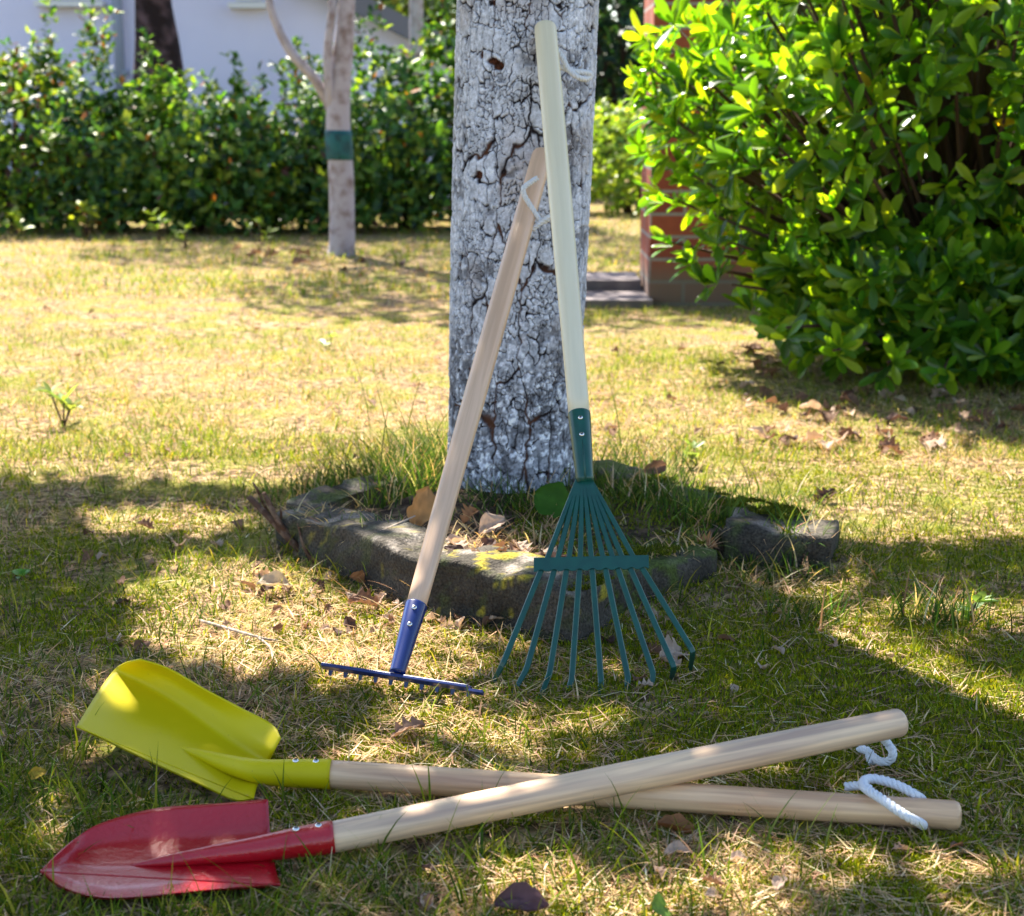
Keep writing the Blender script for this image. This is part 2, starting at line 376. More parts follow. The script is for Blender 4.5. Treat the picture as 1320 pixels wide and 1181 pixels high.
# ------------------------------------------------------------------ layout shared by several builders
KL = [(-.33, 2.16, .07, 1.79), (.07, 1.79, .235, 1.93), (.29, 2.05, .43, 2.02)]
def gheight(x, y):
    x = np.asarray(x, float); y = np.asarray(y, float); lit_ = 0
    for ax_, ay_, bx_, by_ in KL:     # soil and litter banked against the kerb
        t = np.clip(((x-ax_)*(bx_-ax_)+(y-ay_)*(by_-ay_))/((bx_-ax_)**2+(by_-ay_)**2), 0, 1); lit_ = np.maximum(lit_, np.exp(-(np.hypot(x-ax_-t*(bx_-ax_), y-ay_-t*(by_-ay_))/.055)**2))
    near = 1-sstep(3.0, 6.0, y)
    return (fbm(x*5+3, y*5+1, 3, 3)-.5)*.016*near+.020*lit_*(.5+fbm(x*30, y*30, 19, 2))+(fbm(x*.9, y*.9, 8, 2)-.5)*.03*sstep(2.5, 5, y)
BED = [P(352, 655, .065), P(738, 754, .065), P(905, 703, .065), P(938, 674, .065), P(1076, 688, .065), P(772, 598, .065)]
BED2 = np.array([(v.x, v.y) for v in BED])
def in_poly(x, y, poly, grow=0):
    c = poly.mean(0); q = c+(poly-c)*(1+grow); r = np.zeros(np.shape(x), bool); j = len(q)-1
    for i in range(len(q)):
        xi, yi = q[i]; xj, yj = q[j]
        r ^= ((yi > y) != (yj > y)) & (x < (xj-xi)*(y-yi)/(yj-yi+1e-12)+xi); j = i
    return r
TR_Y = 2.262
def trunk_c(z): return -0.006+0.034*np.asarray(z, float)**1.0, TR_Y+0*np.asarray(z, float)
# tools: axes in 3-D
Yel0 = P(427, 998, z=.021); Yel1 = P(1229, 1051, z=.017)
Red0 = P(430, 1079, z=.026)
def seg_gap(a, b, c, d):
    u, v = b-a, d-c; n = u.cross(v); return (c-a).dot(n.normalized())
best = None
for k in range(300):
    zz = .03+k*.0005; e = P(1157, 932, z=zz); g = abs(seg_gap(Red0, e, Yel0, Yel1))-.0262
    below = P(800, 1008, z=zz)
    if best is None or abs(g) < best[0]:
        if (Red0.lerp(e, .55)).z > .03: best = (abs(g), zz, e)
Red1 = best[2]
GT = P(703, 36, Y=2.146); GB = P(777, 880, z=.012)          # leaf rake axis, top and foot of the fan
BT = P(699, 200, Y=2.146); BB = P(512, 868, z=.029)         # garden rake axis

# ------------------------------------------------------------------ ground
def graded(lo, hi, c0, c1, fine, grow=1.25):
    a = [c0]
    while a[-1] < c1: a.append(a[-1]+fine)
    s = fine
    while a[-1] < hi: s *= grow; a.append(min(a[-1]+s, hi))
    s = fine; b = [c0]
    while b[-1] > lo: s *= grow; b.append(max(b[-1]-s, lo))
    return np.array(b[:0:-1]+a)
gx = graded(-70, 70, -1.2, 1.2, .03); gy = graded(-8, 160, .7, 3.2, .03)
GX, GY = np.meshgrid(gx, gy); GZ = gheight(GX, GY)
W_ = len(gx); ii = (np.arange(len(gy)-1)[:, None]*W_+np.arange(W_-1)[None]).ravel()
lawn = link('ground', np_mesh('ground', np.stack([GX, GY, GZ], 2).reshape(-1, 3), None, M['ground'], quads=np.stack([ii, ii+1, ii+W_+1, ii+W_], 1)))
tag(lawn, 'dry patchy lawn ground under the grass', 'lawn', kind='structure')

# raised soil bed inside the kerb
n = 60; bx = np.linspace(-.42, .5, n); by = np.linspace(1.72, 2.5, n); BX, BY = np.meshgrid(bx, by)
dist = np.hypot(BX-.0, BY-TR_Y); cen = BED2.mean(0)
BZ = np.where(in_poly(BX, BY, BED2, -.09), .052+.022*np.exp(-(dist/.17)**2)+(fbm(BX*22, BY*22, 5)-.5)*.022, -.03)
ii = (np.arange(n-1)[:, None]*n+np.arange(n-1)[None]).ravel()
soil = link('soil', np_mesh('soil', np.stack([BX, BY, BZ], 2).reshape(-1, 3), None, M['soil'], quads=np.stack([ii, ii+1, ii+n+1, ii+n], 1)))
tag(soil, 'raised brown soil bed round the foot of the big tree', 'soil', kind='structure')
def bedz(x, y): return .052+.022*np.exp(-(np.hypot(x, y-TR_Y)/.17)**2)

# paved path behind the tree
pm = MB()
for x0, x1, y0, y1 in ((.02, .455, 5.0, 5.6),):
    pm.box(((x0+x1)/2, (y0+y1)/2, -.008), (x1-x0, y1-y0, .06))
for x0, x1 in ((.04, .44),): pm.box(((x0+x1)/2, 5.44, .034), (x1-x0, .3, .044))
tag(pm.build('path', M['paving']), 'grey paving slabs crossing the lawn behind the big tree', 'path', kind='structure')

# ------------------------------------------------------------------ big tree: trunk with plated bark
def bark_trunk():
    nth = 560
    zr = list(np.arange(.0, .93, .00135))+list(np.linspace(.935, 3.2, 90)); zr = np.array(zr)
    TH, Z = np.meshgrid(np.arange(nth)/nth, zr)
    circ = .63; x = TH*circ
    # warp (periodic in x)
    def pn(fr, fz, s): return vnoise(TH*fr, Z*fz, s, perx=fr)
    wx = (pn(18, 30, 1)-.5)*.007+(pn(50, 80, 2)-.5)*.006+(pn(120, 190, 5)-.5)*.004+(pn(7, 6, 6)-.5)*.02; wz = (pn(16, 25, 3)-.5)*.016+(pn(60, 90, 4)-.5)*.008+(pn(120, 190, 7)-.5)*.004
    u = x+wx; w = Z+wz
    nx = 44; f1, f2, cid = voronoi((u/circ*nx) % nx, w/.034, 11, nx)          # big plates, taller than wide
    nx2 = 84; g1, g2, cid2 = voronoi((u/circ*nx2) % nx2, w/.0105, 23, nx2)    # small cross-cracks
    nx3 = 13; h1, h2, cid3 = voronoi((u/circ*nx3) % nx3, w/.20, 31, nx3)      # long fissures
    wv = .035+.08*sstep(.4, .9, pn(30, 40, 41))
    big = 1-sstep(wv*.45, wv*1.15, f2-f1)
    small = (1-sstep(.05, .11, g2-g1))*sstep(.50, .66, pn(26, 30, 43))
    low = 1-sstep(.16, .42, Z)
    lng = 1-sstep(.010, .028+.055*sstep(.4, .8, pn(9, 12, 47))*(.5+low), h2-h1)
    gap = np.maximum(sstep(.60, .78, pn(22, 34, 53)+.10*low)*.75, 0)*sstep(.5, .8, pn(90, 140, 59)+.2)
    crack = np.clip(np.maximum.reduce([big, small*.85, lng, gap*.8]), 0, 1)
    fine = pn(260, 380, 61); fine2 = pn(130, 190, 62)
    plate = (1-crack)*(.0023+.0008*cid+.0005*(cid2-.5)+.0008*pn(40, 60, 71)+.0007*(fine-.5))
    # flaking plate edges lift a little
    plate += .0005*np.exp(-((f2-f1-.22)/.08)**2)*(1-crack)
    r0 = .0925+.003*np.sin(TH*2*math.pi+1)+.004*sstep(.1, .45, Z)-.006*sstep(.9, 3.2, Z)*3+.020*np.exp(-Z/.045)*(.6+.5*pn(6, 2, 81))
    r = r0+plate
    cx, cy = trunk_c(Z); a = TH*2*math.pi
    V = np.stack([cx+r*np.cos(a), cy+r*np.sin(a), Z+.0*TH], 2)
    # colour: pale lime-washed, lichen grey plates, near-black cracks, brown bare wood in the wide ones
    tone = .56+.10*cid+.08*(cid2-.5)+.10*(pn(60, 90, 91)-.5)
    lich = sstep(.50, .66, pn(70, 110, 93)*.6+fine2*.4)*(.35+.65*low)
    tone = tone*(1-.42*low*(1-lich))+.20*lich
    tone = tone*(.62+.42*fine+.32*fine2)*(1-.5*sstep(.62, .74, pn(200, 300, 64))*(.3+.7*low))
    base = tone[..., None]*np.array([.95, .975, 1.09])
    tan = sstep(.70, .80, pn(14, 16, 97))*(1-low)
    base = base*(1-tan[..., None]*.35)+np.array([.40, .33, .30])*tan[..., None]*.35
    dk = np.array([.016, .011, .012]); br = np.array([.085, .036, .020])
    wide = sstep(.5, .9, lng)*sstep(.35, .6, pn(20, 26, 99))
    ck = dk*(1-wide[..., None])+br*wide[..., None]
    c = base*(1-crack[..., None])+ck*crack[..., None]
    # two old scars with bare brown wood
    for px, py, rx, ry in ((632, 78, 13, 6), (610, 72, 4, 6), (606, 226, 7, 5), (642, 84, 7, 6)):
        q = P(px, py, Y=TR_Y-.09); th0 = math.atan2(q.y-TR_Y, q.x-float(trunk_c(q.z)[0]))/(2*math.pi) % 1
        dd = np.hypot((TH-th0)*circ/(rx*.00108), (Z-q.z)/(ry*.00108))+.9*(pn(60, 90, 101)-.5)
        k = 1-sstep(.75, 1.05, dd); c = c*(1-k[..., None])+np.array([.07, .024, .012])*(.4+1.2*fine)[..., None]*k[..., None]
        V[..., 0] -= np.cos(a)*.003*k; V[..., 1] -= np.sin(a)*.003*k
    nr = len(zr); i = np.arange(nr-1)[:, None]*nth; j = np.arange(nth)[None]; j2 = (j+1) % nth
    Q = np.stack([i+j, i+j2, i+nth+j2, i+nth+j], 2).reshape(-1, 4)
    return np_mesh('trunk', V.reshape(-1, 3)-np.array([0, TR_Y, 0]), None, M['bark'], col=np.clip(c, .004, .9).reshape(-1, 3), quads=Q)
big_tree = thing('tree', (0, TR_Y, 0), 'big tree with pale cracked bark, the two rakes leaning on its trunk', 'tree')
link('trunk', bark_trunk(), big_tree)

# crown of the big tree: above the picture, its gaps let the sun through onto the lawn
LIT = [  # sun patches seen on the ground (photo pixels): cx, cy, rx, ry
    (320, 795, 135, 62), (500, 825, 150, 50), (615, 790, 70, 36), (250, 745, 70, 32), (700, 800, 40, 24), (560, 868, 40, 16),
    (540, 655, 45, 22), (640, 672, 55, 22), (560, 952, 110, 42), (490, 988, 90, 18), (700, 940, 50, 18), (665, 1030, 34, 16), (885, 985, 40, 14), (1090, 935, 26, 10),
    (1085, 828, 72, 30), (1180, 872, 95, 44), (1275, 918, 100, 50), (1240, 780, 110, 13), (1060, 745, 30, 10),
    (930, 1140, 100, 44), (1250, 1115, 95, 42), (800, 1160, 80, 34), (640, 1140, 60, 22), (1120, 1100, 60, 16), (560, 1090, 40, 12), (95, 966, 30, 10), (150, 976, 44, 6), (335, 1012, 30, 6),
    (215, 665, 120, 12), (880, 660, 30, 12), (700, 1090, 50, 10), (420, 1140, 40, 12), (60, 1060, 40, 12), (780, 930, 45, 13), (1010, 1060, 46, 10)]
def lit_at(x, y):
    px, py = proj(x, y, 0*x+.01)
    far = py < np.interp(px, [-200, 0, 200, 450, 600, 800, 960, 1080, 1200, 1320, 1600], [606, 608, 622, 628, 636, 646, 668, 688, 700, 690, 690])+10*(vnoise(px/38, px*0, 5)-.5)
    l = far
    for cx, cy, rx, ry in LIT:
        l = l | (((px-cx)/(rx+22))**2+((py-cy)/(ry+13))**2 < .75+.6*(vnoise(px/22, py/16, 9)))
    return l
nl = 47000; r2 = np.random.default_rng(21)
gxs = r2.uniform(-2.1, 1.9, nl); gys = r2.uniform(.15, 2.75, nl); zz = r2.uniform(1.65, 2.75, nl)
jx = r2.normal(0, .012, nl); jy = r2.normal(0, .02, nl)
keep = ~lit_at(gxs+jx, gys+jy); pass
gxs, gys, zz = gxs[keep], gys[keep], zz[keep]; nl = len(gxs)
S = A3(SUN); pos = np.stack([gxs, gys, 0*gxs], 1)+S[None]*(zz/S[2])[:, None]
dd = rand_dirs(nl, r2); dd[:, 2] *= .5; nn = rand_dirs(nl, r2)*.55+S[None]
V, T, C = leaf_geo(pos, dd, nn, r2.uniform(.04, .065, nl), r2.uniform(.026, .038, nl), .15, pick(nl, [(.045, .10, .02), (.07, .13, .025), (.10, .13, .03)], [.5, .35, .15], r=r2))
crown = link('crown', np_mesh('crown', V-np.array([0, TR_Y, 0]), T, M['cleaf'], col=np.clip(C, .01, .6)), big_tree)
for (b0, z0, tgt) in ((0, 1.55, (-1.15, 3.25, 2.3)), (1, 1.9, (.25, 3.1, 2.5)), (2, 1.75, (-.55, 3.7, 2.5)), (3, 2.2, (-.5, 2.6, 2.6)), (4, 2.4, (-1.9, 2.7, 2.5)), (5, 2.0, (.5, 2.4, 2.4))):
    a = Vector((float(trunk_c(z0)[0]), TR_Y, z0)); t = Vector(tgt); m_ = a.lerp(t, .5)+Vector((0, 0, .18))
    pth = catmull([a, m_, t], 8); mb = MB(); mb.tube(pth, list(np.linspace(.038, .006, len(pth))), 9)
    for k in range(5, len(pth)-1, 3):
        e = Vector(pth[k])+Vector((random.uniform(-.35, .35), random.uniform(-.35, .35), random.uniform(.05, .3)))
        mb.tube([pth[k], Vector(pth[k]).lerp(e, .5)+Vector((0, 0, .03)), e], [.012, .008, .003], 6)
    mb.build('branch', M['gbark'], big_tree)

# ------------------------------------------------------------------ kerb stones
def stone_mesh(c, ux, ln, wd, ht, seed, moss=0.0, lich=0.0):
    """weathered block: centre c on the ground, long axis angle ux"""
    nu, nv, nw = max(12, int(ln/.0055)), max(10, int(wd/.0065)), max(10, int(ht/.006)); pts = {}; V = []; Q = []
    def vid(i, j, k):
        key = (i, j, k)
        if key not in pts: pts[key] = len(V); V.append((i/nu*2-1, j/nv*2-1, k/nw*2-1))
        return pts[key]
    for i in range(nu):
        for j in range(nv):
            Q.append((vid(i, j, nw), vid(i+1, j, nw), vid(i+1, j+1, nw), vid(i, j+1, nw)))
    for i in range(nu):
        for k in range(nw):
            Q.append((vid(i, 0, k), vid(i+1, 0, k), vid(i+1, 0, k+1), vid(i, 0, k+1))); Q.append((vid(i+1, nv, k), vid(i, nv, k), vid(i, nv, k+1), vid(i+1, nv, k+1)))
    for j in range(nv):
        for k in range(nw):
            Q.append((vid(0, j+1, k), vid(0, j, k), vid(0, j, k+1), vid(0, j+1, k+1))); Q.append((vid(nu, j, k), vid(nu, j+1, k), vid(nu, j+1, k+1), vid(nu, j, k+1)))
    V = np.array(V, float); h = np.array([ln/2, wd/2, ht/2]); R = .006
    p = V*h; inner = np.clip(p, -(h-R), h-R); d = p-inner; L = np.linalg.norm(d, axis=1, keepdims=True); out = np.where(L > 1e-9, inner+d/np.maximum(L, 1e-9)*np.minimum(L, R), p)
    nrm = np.where(L > 1e-9, d/np.maximum(L, 1e-9), 0)
    f = fbm(p[:, 0]*28+seed, (p[:, 1]+p[:, 2]*1.7)*28, seed, 4)-.5; f2 = fbm(p[:, 0]*9+seed*3, (p[:, 1]*.8-p[:, 2])*9, seed+4, 3)-.5
    chips = sstep(.56, .72, fbm(p[:, 0]*16+7*seed, (p[:, 2]+p[:, 1]*.6)*16, seed+8, 3))*np.clip(np.linalg.norm(nrm, axis=1), 0, 1)
    out = out+nrm*(f*.010+f2*.004-.007*chips)[:, None]
    out[:, 2] += ht/2-.02+.008*np.sin(p[:, 0]*14+seed)
    ca, sa = math.cos(ux), math.sin(ux)
    wv = np.stack([out[:, 0]*ca-out[:, 1]*sa, out[:, 0]*sa+out[:, 1]*ca, out[:, 2]], 1)
    q = wv+np.array([c[0], c[1], 0])
    tone = .058+.085*(fbm(p[:, 0]*22, (p[:, 1]+p[:, 2])*22, seed+11)-.4)
    col = tone[:, None]*np.array([1.0, .86, .70]); up = sstep(.2, .8, nrm[:, 2]+.15)
    m1 = sstep(.5, .62, fbm(q[:, 0]*60, (q[:, 1]+q[:, 2])*60, seed+13)+.25*moss*up-.10+.06*moss)[:, None]*min(1, moss+.35)
    col = col*(1-m1)+np.array([.075, .10, .024])*m1
    pale = (sstep(.5, .7, fbm(q[:, 0]*40, q[:, 1]*40+q[:, 2]*20, seed+14))*up*(1-moss))[:, None]
    col = col*(1-.6*pale)+np.array([.36, .31, .27])*.6*pale
    ly = (sstep(.72, .76, vnoise(q[:, 0]*55, (q[:, 1]+q[:, 2])*55, seed+15)*.75+vnoise(q[:, 0]*230, (q[:, 1]+q[:, 2])*230, seed+16)*.25)*lich)[:, None]
    col = col*(1-ly)+np.array([.33, .27, .03])*ly
    me = np_mesh('kerb_stone', wv, None, M['stone'], col=np.clip(col, .01, .8), quads=Q); return me
def kerb(a, b, wd, ht, seed, label, side=1, **k):
    """block whose outer top edge runs from a to b; it lies to the left of a->b when side=1"""
    d = (b-a); d.z = 0; ln = d.length; ang = math.atan2(d.y, d.x); nrm = Vector((-math.sin(ang), math.cos(ang), 0))*side
    c = (a+b)/2+nrm*wd/2
    o = link('kerb_stone', stone_mesh((c.x, c.y), ang, ln, wd, ht, seed, **k), None, (c.x, c.y, 0))
    tag(o, label, 'kerb stone', 'rough stones edging the tree bed'); return o
kerb(P(352, 654, .066), P(545, 726, .066), .085, .088, 1, 'pale-topped kerb stone at the left corner, just behind the broken dead stems', lich=.35)
kerb(P(550, 725, .068), P(742, 768, .066), .09, .09, 2, 'long kerb stone with yellow lichen behind the blue rake handle and fan tines', lich=.9)
kerb(P(752, 764, .060), P(926, 701, .062), .085, .082, 3, 'mossy kerb stone half hidden behind the right-hand tines of the green rake', moss=.8)
kerb(P(932, 677, .066), P(1076, 687, .066), .10, .088, 4, 'dark square-cut kerb stone at the right corner of the tree bed', moss=.15)
kerb(P(1066, 684, .066)+Vector((0, .10, 0)), P(935, 634, .068), .075, .088, 5, 'moss-covered kerb stone behind the dark right corner stone', moss=.95)
kerb(P(932, 632, .066), P(785, 598, .066), .075, .088, 6, 'mossy rear kerb stone beside the trunk, a brown leaf standing at it', moss=.9)
kerb(P(560, 598, .03), P(365, 640, .04), .07, .055, 7, 'low kerb stone buried in tall grass on the left back of the bed', moss=.5)

# ------------------------------------------------------------------ tools
def stick_obj(name, a, b, rads, mat, parent, n=28, round_end=.006):
    """handle turned along its own z axis so that the grain follows it; rads = radii at equal steps"""
    d = b-a; L = d.length; ts = np.linspace(0, 1, 24); prof = [(t*L, float(np.interp(t, np.linspace(0, 1, len(rads)), rads))) for t in ts]
    re = prof[-1][1]; prof = [q for q in prof if q[0] < L-round_end]
    for k in range(7):
        a_ = k/6*math.pi/2; prof.append((L-round_end+round_end*math.sin(a_), re-round_end*1.0*(1-math.cos(a_))))
    mb = MB(); vs = []; fs = []
    for z, r in prof:
        for k in range(n): vs.append((r*math.cos(2*math.pi*k/n), r*math.sin(2*math.pi*k/n), z))
    m = len(prof)
    for i in range(m-1):
        for k in range(n): q = i*n+k; w = i*n+(k+1) % n; fs.append((q, w, w+n, q+n))
    fs += [tuple(reversed(range(n))), tuple((m-1)*n+k for k in range(n))]
    me = bpy.data.meshes.new(name); me.from_pydata(vs, [], fs); me.polygons.foreach_set('use_smooth', [True]*(len(fs)-1)+[False]); me.materials.append(mat)
    o = link(name, me, parent, a-world_loc(parent)); o.rotation_mode = 'QUATERNION'; o.rotation_quaternion = d.to_track_quat('Z', 'Y'); return o
def screw(pos, nrm, r, parent, up=Vector((0, 0, 1))):
    """domed cross-head screw; the cross is a second material"""
    nrm = nrm.normalized(); x = nrm.cross(up).normalized(); y = nrm.cross(x); mb = MB(); vs = []; fs = []; n = 14
    prof = [(1.0, -.3), (1.0, .05), (.85, .32), (.55, .5), (.2, .56)]
    for rr, h in prof:
        for k in range(n): a = 2*math.pi*k/n; vs.append(pos+(x*math.cos(a)+y*math.sin(a))*r*rr+nrm*h*r)
    for i in range(len(prof)-1):
        for k in range(n): q = i*n+k; w = i*n+(k+1) % n; fs.append((q, w, w+n, q+n))
    fs.append(tuple((len(prof)-1)*n+k for k in range(n))); mb.add(vs, fs)
    rot = Matrix((x, y, nrm)).transposed()
    rot = rot @ Matrix.Rotation(random.uniform(.1, .6), 3, 'Z')
    mb.box(pos+nrm*.52*r, (r*1.0, r*.26, r*.22), rot, 1); mb.box(pos+nrm*.521*r, (r*.26, r*1.0, r*.22), rot, 1)
    mb.build('screw', [M['screw'], M['slot']], parent)
toC = Vector((0, 0, CAM_H))

# --- garden rake (blue head)
rk = thing('garden_rake', (BB.x, BB.y, 0), 'rake with a blue toothed head and beige handle, leaning on the trunk', 'rake', 'garden tools with wooden handles')
ax = (BT-BB).normalized(); def_pt = lambda py: None
bs = P(534, 780, Y=1.0); 
def on_line(a, b, py):
    lo, hi = 0.0, 1.0
    f = lambda t: proj(*a.lerp(b, t))[1]-py
    for _ in range(50):
        m_ = (lo+hi)/2
        if (f(m_) > 0) == (f(0) > 0): lo = m_
        else: hi = m_
    return a.lerp(b, lo)
S0 = on_line(BB, BT, 780)
stick_obj('handle', S0-ax*.004, BT+ax*.004, [.0110, .0122, .0134, .0138, .0140, .0140], M['wood_beige'], rk)
so = MB(); so.tube([BB, BB.lerp(S0, .02), BB.lerp(S0, .5), BB.lerp(S0, .985), S0], [.0088, .0086, .0103, .0122, .0119], 28); so_b = so.build('socket', M['blue'], rk)
view = lambda p: (toC-p).normalized()
for py in (790, 811):
    q = on_line(BB, BT, py); vd = view(q); sd = vd.cross(ax).normalized(); nv = (vd-ax*vd.dot(ax)).normalized(); nv = (nv-sd*.0*1).normalized()
    t = (py-780)/88; rr = .0122-(.0034*t)
    nv2 = (nv*.97-Vector((1, 0, 0))*.12).normalized(); nv2 = (nv2-ax*nv2.dot(ax)).normalized()
    screw(q+nv2*(rr-.0004), nv2, .0029, so_b, ax)
L0 = P(415, 858, z=.028); R0 = P(604, 887, z=.024); bdir = (R0-L0).normalized(); nb = bdir.cross(ax).normalized(); ub = nb.cross(bdir).normalized()
if ub.z < 0: ub = -ub
hb = MB(); rot = Matrix((bdir, nb, ub)).transposed(); hc = (L0+R0)/2
hb.box(hc, ((R0-L0).length, .009, .0042), rot)
hd = hb.build('head', M['blue'], rk); bv = hd.modifiers.new('bevel', 'BEVEL'); bv.width = .001; bv.segments = 2
fwd = Vector((0, 1, 0)); fwd = (fwd-bdir*fwd.dot(bdir)).normalized()
for k in range(10):
    q = L0.lerp(R0, (k+.25)/9.5)
    tb = MB(); pth = [q-ub*.001, q-ub*.002+fwd*.010, q-ub*.007+fwd*.020, q-ub*.022+fwd*.028]
    vs = []; fs = []
    for i, p_ in enumerate(pth):
        w = (.0044, .0042, .0034, .0014)[i]; th = .0012
        for s1, s2 in ((-1, -1), (1, -1), (1, 1), (-1, 1)): vs.append(p_+bdir*w*s1+fwd*th*s2)
    for i in range(3):
        for j in range(4): a_ = i*4+j; b_ = i*4+(j+1) % 4; fs.append((a_, b_, b_+4, a_+4))
    fs += [(3, 2, 1, 0), (12, 13, 14, 15)]; tb.add(vs, fs, smooth=False); tb.build('tine', M['blue'], hd)
ed = MB(); ed.box(R0+bdir*.008-ub*.003, (.018, .006, .003), rot); ed.build('end_tine', M['blue'], hd)
cd = MB(); Yc = on_line(BB, BT, 262).y-.024
rope(cd, [P(692, 230, Y=Yc+.02), P(683, 236, Y=Yc+.008), P(675, 243, Y=Yc), P(676, 252, Y=Yc), P(685, 267, Y=Yc-.001), P(694, 281, Y=Yc-.001), P(700, 286, Y=Yc-.002), P(708, 281, Y=Yc+.004), P(715, 270, Y=Yc+.02)], .0036)
rope(cd, [P(709, 279, Y=Yc-.005), P(700, 285, Y=Yc-.006), P(692, 291, Y=Yc-.006), P(686, 296, Y=Yc-.006)], .0036)
cd.build('cord', M['cord'], rk)

# --- leaf rake (green)
lr = thing('leaf_rake', (GB.x, GB.y, 0), 'green leaf rake with nine spread tines and cream handle, leaning upright on the trunk', 'rake', 'garden tools with wooden handles')
gax = (GT-GB).normalized(); gnorm = gax.cross(Vector((1, 0, 0))).normalized()
if gnorm.y > 0: gnorm = -gnorm
def on_plane(px, py):
    d = ray(px, py); o = Vector((0, 0, CAM_H)); t = (GB-o).dot(gnorm)/d.dot(gnorm); return o+d*t
G0 = on_line(GB, GT, 533); G1 = on_line(GB, GT, 622)
stick_obj('handle', G0-gax*.004, GT+gax*.004, [.0124, .0132, .0142, .0148, .0150, .0148], M['wood_green'], lr)
so = MB(); so.tube([G1, G1.lerp(G0, .05), G1.lerp(G0, .5), G1.lerp(G0, .985), G0], [.0098, .0102, .0116, .0132, .0129], 28)
# folded seam down the front
mid = [G1.lerp(G0, t)+gnorm*(.0100+.0030*t) for t in (0, .3, .6)]; so.tube(mid, [.0012, .001, .0003], 8)
so_g = so.build('socket', M['green'], lr)
for py in (545, 566):
    q = on_line(GB, GT, py); nv = (gnorm*.985+Vector((.17, 0, 0))*.0).normalized(); nv = (nv-gax*nv.dot(gax)).normalized()
    t = (622-py)/89; screw(q+nv*(.0098+.0034*t-.0003), nv, .0029, so_g, gax)
hub_x = np.linspace(743.5, 762, 9)
up_x = [704.7, 718.5, 733, 748, 762.6, 778, 791, 803.5, 818.5]; lo_x = [697, 714, 730, 747, 763.5, 781, 797.5, 814, 830]
bend = [(649, 854), (679, 862), (708.5, 868), (737, 876), (775, 880.5), (809.6, 874), (842, 868), (869, 860), (893.5, 840)]
tip = [(633, 885), (661, 895), (695, 903), (730, 897), (771.5, 903), (807, 897), (839.5, 893), (865, 878), (889, 868)]
def strip(mb, pts, w, nrm, th=.0011, taper=None):
    vs = []; fs = []; m = len(pts)
    for i, p_ in enumerate(pts):
        t = (pts[min(i+1, m-1)]-pts[max(i-1, 0)]).normalized(); s = t.cross(nrm).normalized(); nn_ = s.cross(t).normalized()
        ww = w if taper is None else taper[i]
        prof = [(-1, -.0), (-.72, 1), (.72, 1), (1, -.0), (.8, -1.4), (-.8, -1.4)]
        for a_, b_ in prof: vs.append(p_+s*ww*.5*a_+nn_*th*b_)
    for i in range(m-1):
        for j in range(6): a_ = i*6+j; b_ = i*6+(j+1) % 6; fs.append((a_, b_, b_+6, a_+6))
    fs += [tuple(range(5, -1, -1)), tuple((m-1)*6+k for k in range(6))]; mb.add(vs, fs, smooth=False)
for k in range(9):
    h_ = on_plane(hub_x[k], 619)+gnorm*(.001*(1-abs(k-4)/4)); u_ = on_plane(up_x[k], 722); l_ = on_plane(lo_x[k], 736); b_ = on_plane(*bend[k]); e_ = P(tip[k][0], tip[k][1], z=.002)
    b1 = l_.lerp(b_, .955); b2 = b_.lerp(e_, .16)
    mb = MB(); strip(mb, [h_, h_.lerp(u_, .5), u_, l_, l_.lerp(b_, .5), b1, b_.lerp(b1, .25).lerp(b2, .25), b2, e_], .0066, gnorm, taper=[.0042, .006, .0062, .0066, .0066, .0066, .0066, .0064, .0046])
    mb.build('tine', M['green'], lr)
# gathered plate at the neck and the cross bar with scalloped lower edge
mb = MB(); pl = [on_plane(742, 617), on_plane(764, 617), on_plane(769, 640), on_plane(737, 640)]
mb.add([p_+gnorm*.0016 for p_ in pl]+[p_-gnorm*.002 for p_ in pl], [(0, 1, 2, 3), (7, 6, 5, 4), (0, 4, 5, 1), (1, 5, 6, 2), (2, 6, 7, 3), (3, 7, 4, 0)], smooth=False); mb.build('neck_plate', M['green'], lr)
mb = MB(); N_ = 90; topp = []; bot = []
for i in range(N_+1):
    x = 688+(836-688)*i/N_; yt = 720.5-3.5*i/N_; near = min(abs(x-lx) for lx in lo_x)
    yb = 737.5-4*i/N_+(2.6*max(0, 1-(near/5.2)**2)-1.0)*-1
    topp.append(on_plane(x, yt)+gnorm*.0032); bot.append(on_plane(x, yb)+gnorm*.0032)
vs = topp+bot+[p_-gnorm*.0012 for p_ in topp]+[p_-gnorm*.0012 for p_ in bot]; m_ = N_+1; fs = []
for i in range(N_):
    fs += [(i, m_+i, m_+i+1, i+1), (2*m_+i, 2*m_+i+1, 3*m_+i+1, 3*m_+i), (i, i+1, 2*m_+i+1, 2*m_+i), (m_+i, 3*m_+i, 3*m_+i+1, m_+i+1)]
fs += [(0, 2*m_, 3*m_, m_), (N_, m_+N_, 3*m_+N_, 2*m_+N_)]
mb.add(vs, fs, smooth=False)
mb.build('crossbar', M['green'], lr)
cd = MB()
rope(cd, [P(716, 82, Y=2.146), P(727, 88, Y=2.135), P(740, 92, Y=2.132), P(752, 93, Y=2.136), P(762, 96, Y=2.146), P(756, 102, Y=2.141), P(744, 99, Y=2.128), P(733, 90, Y=2.130), P(727, 78, Y=2.132), P(719, 66, Y=2.14), P(712, 60, Y=2.15)], .0038)
cd.build('cord', M['cord'], lr)

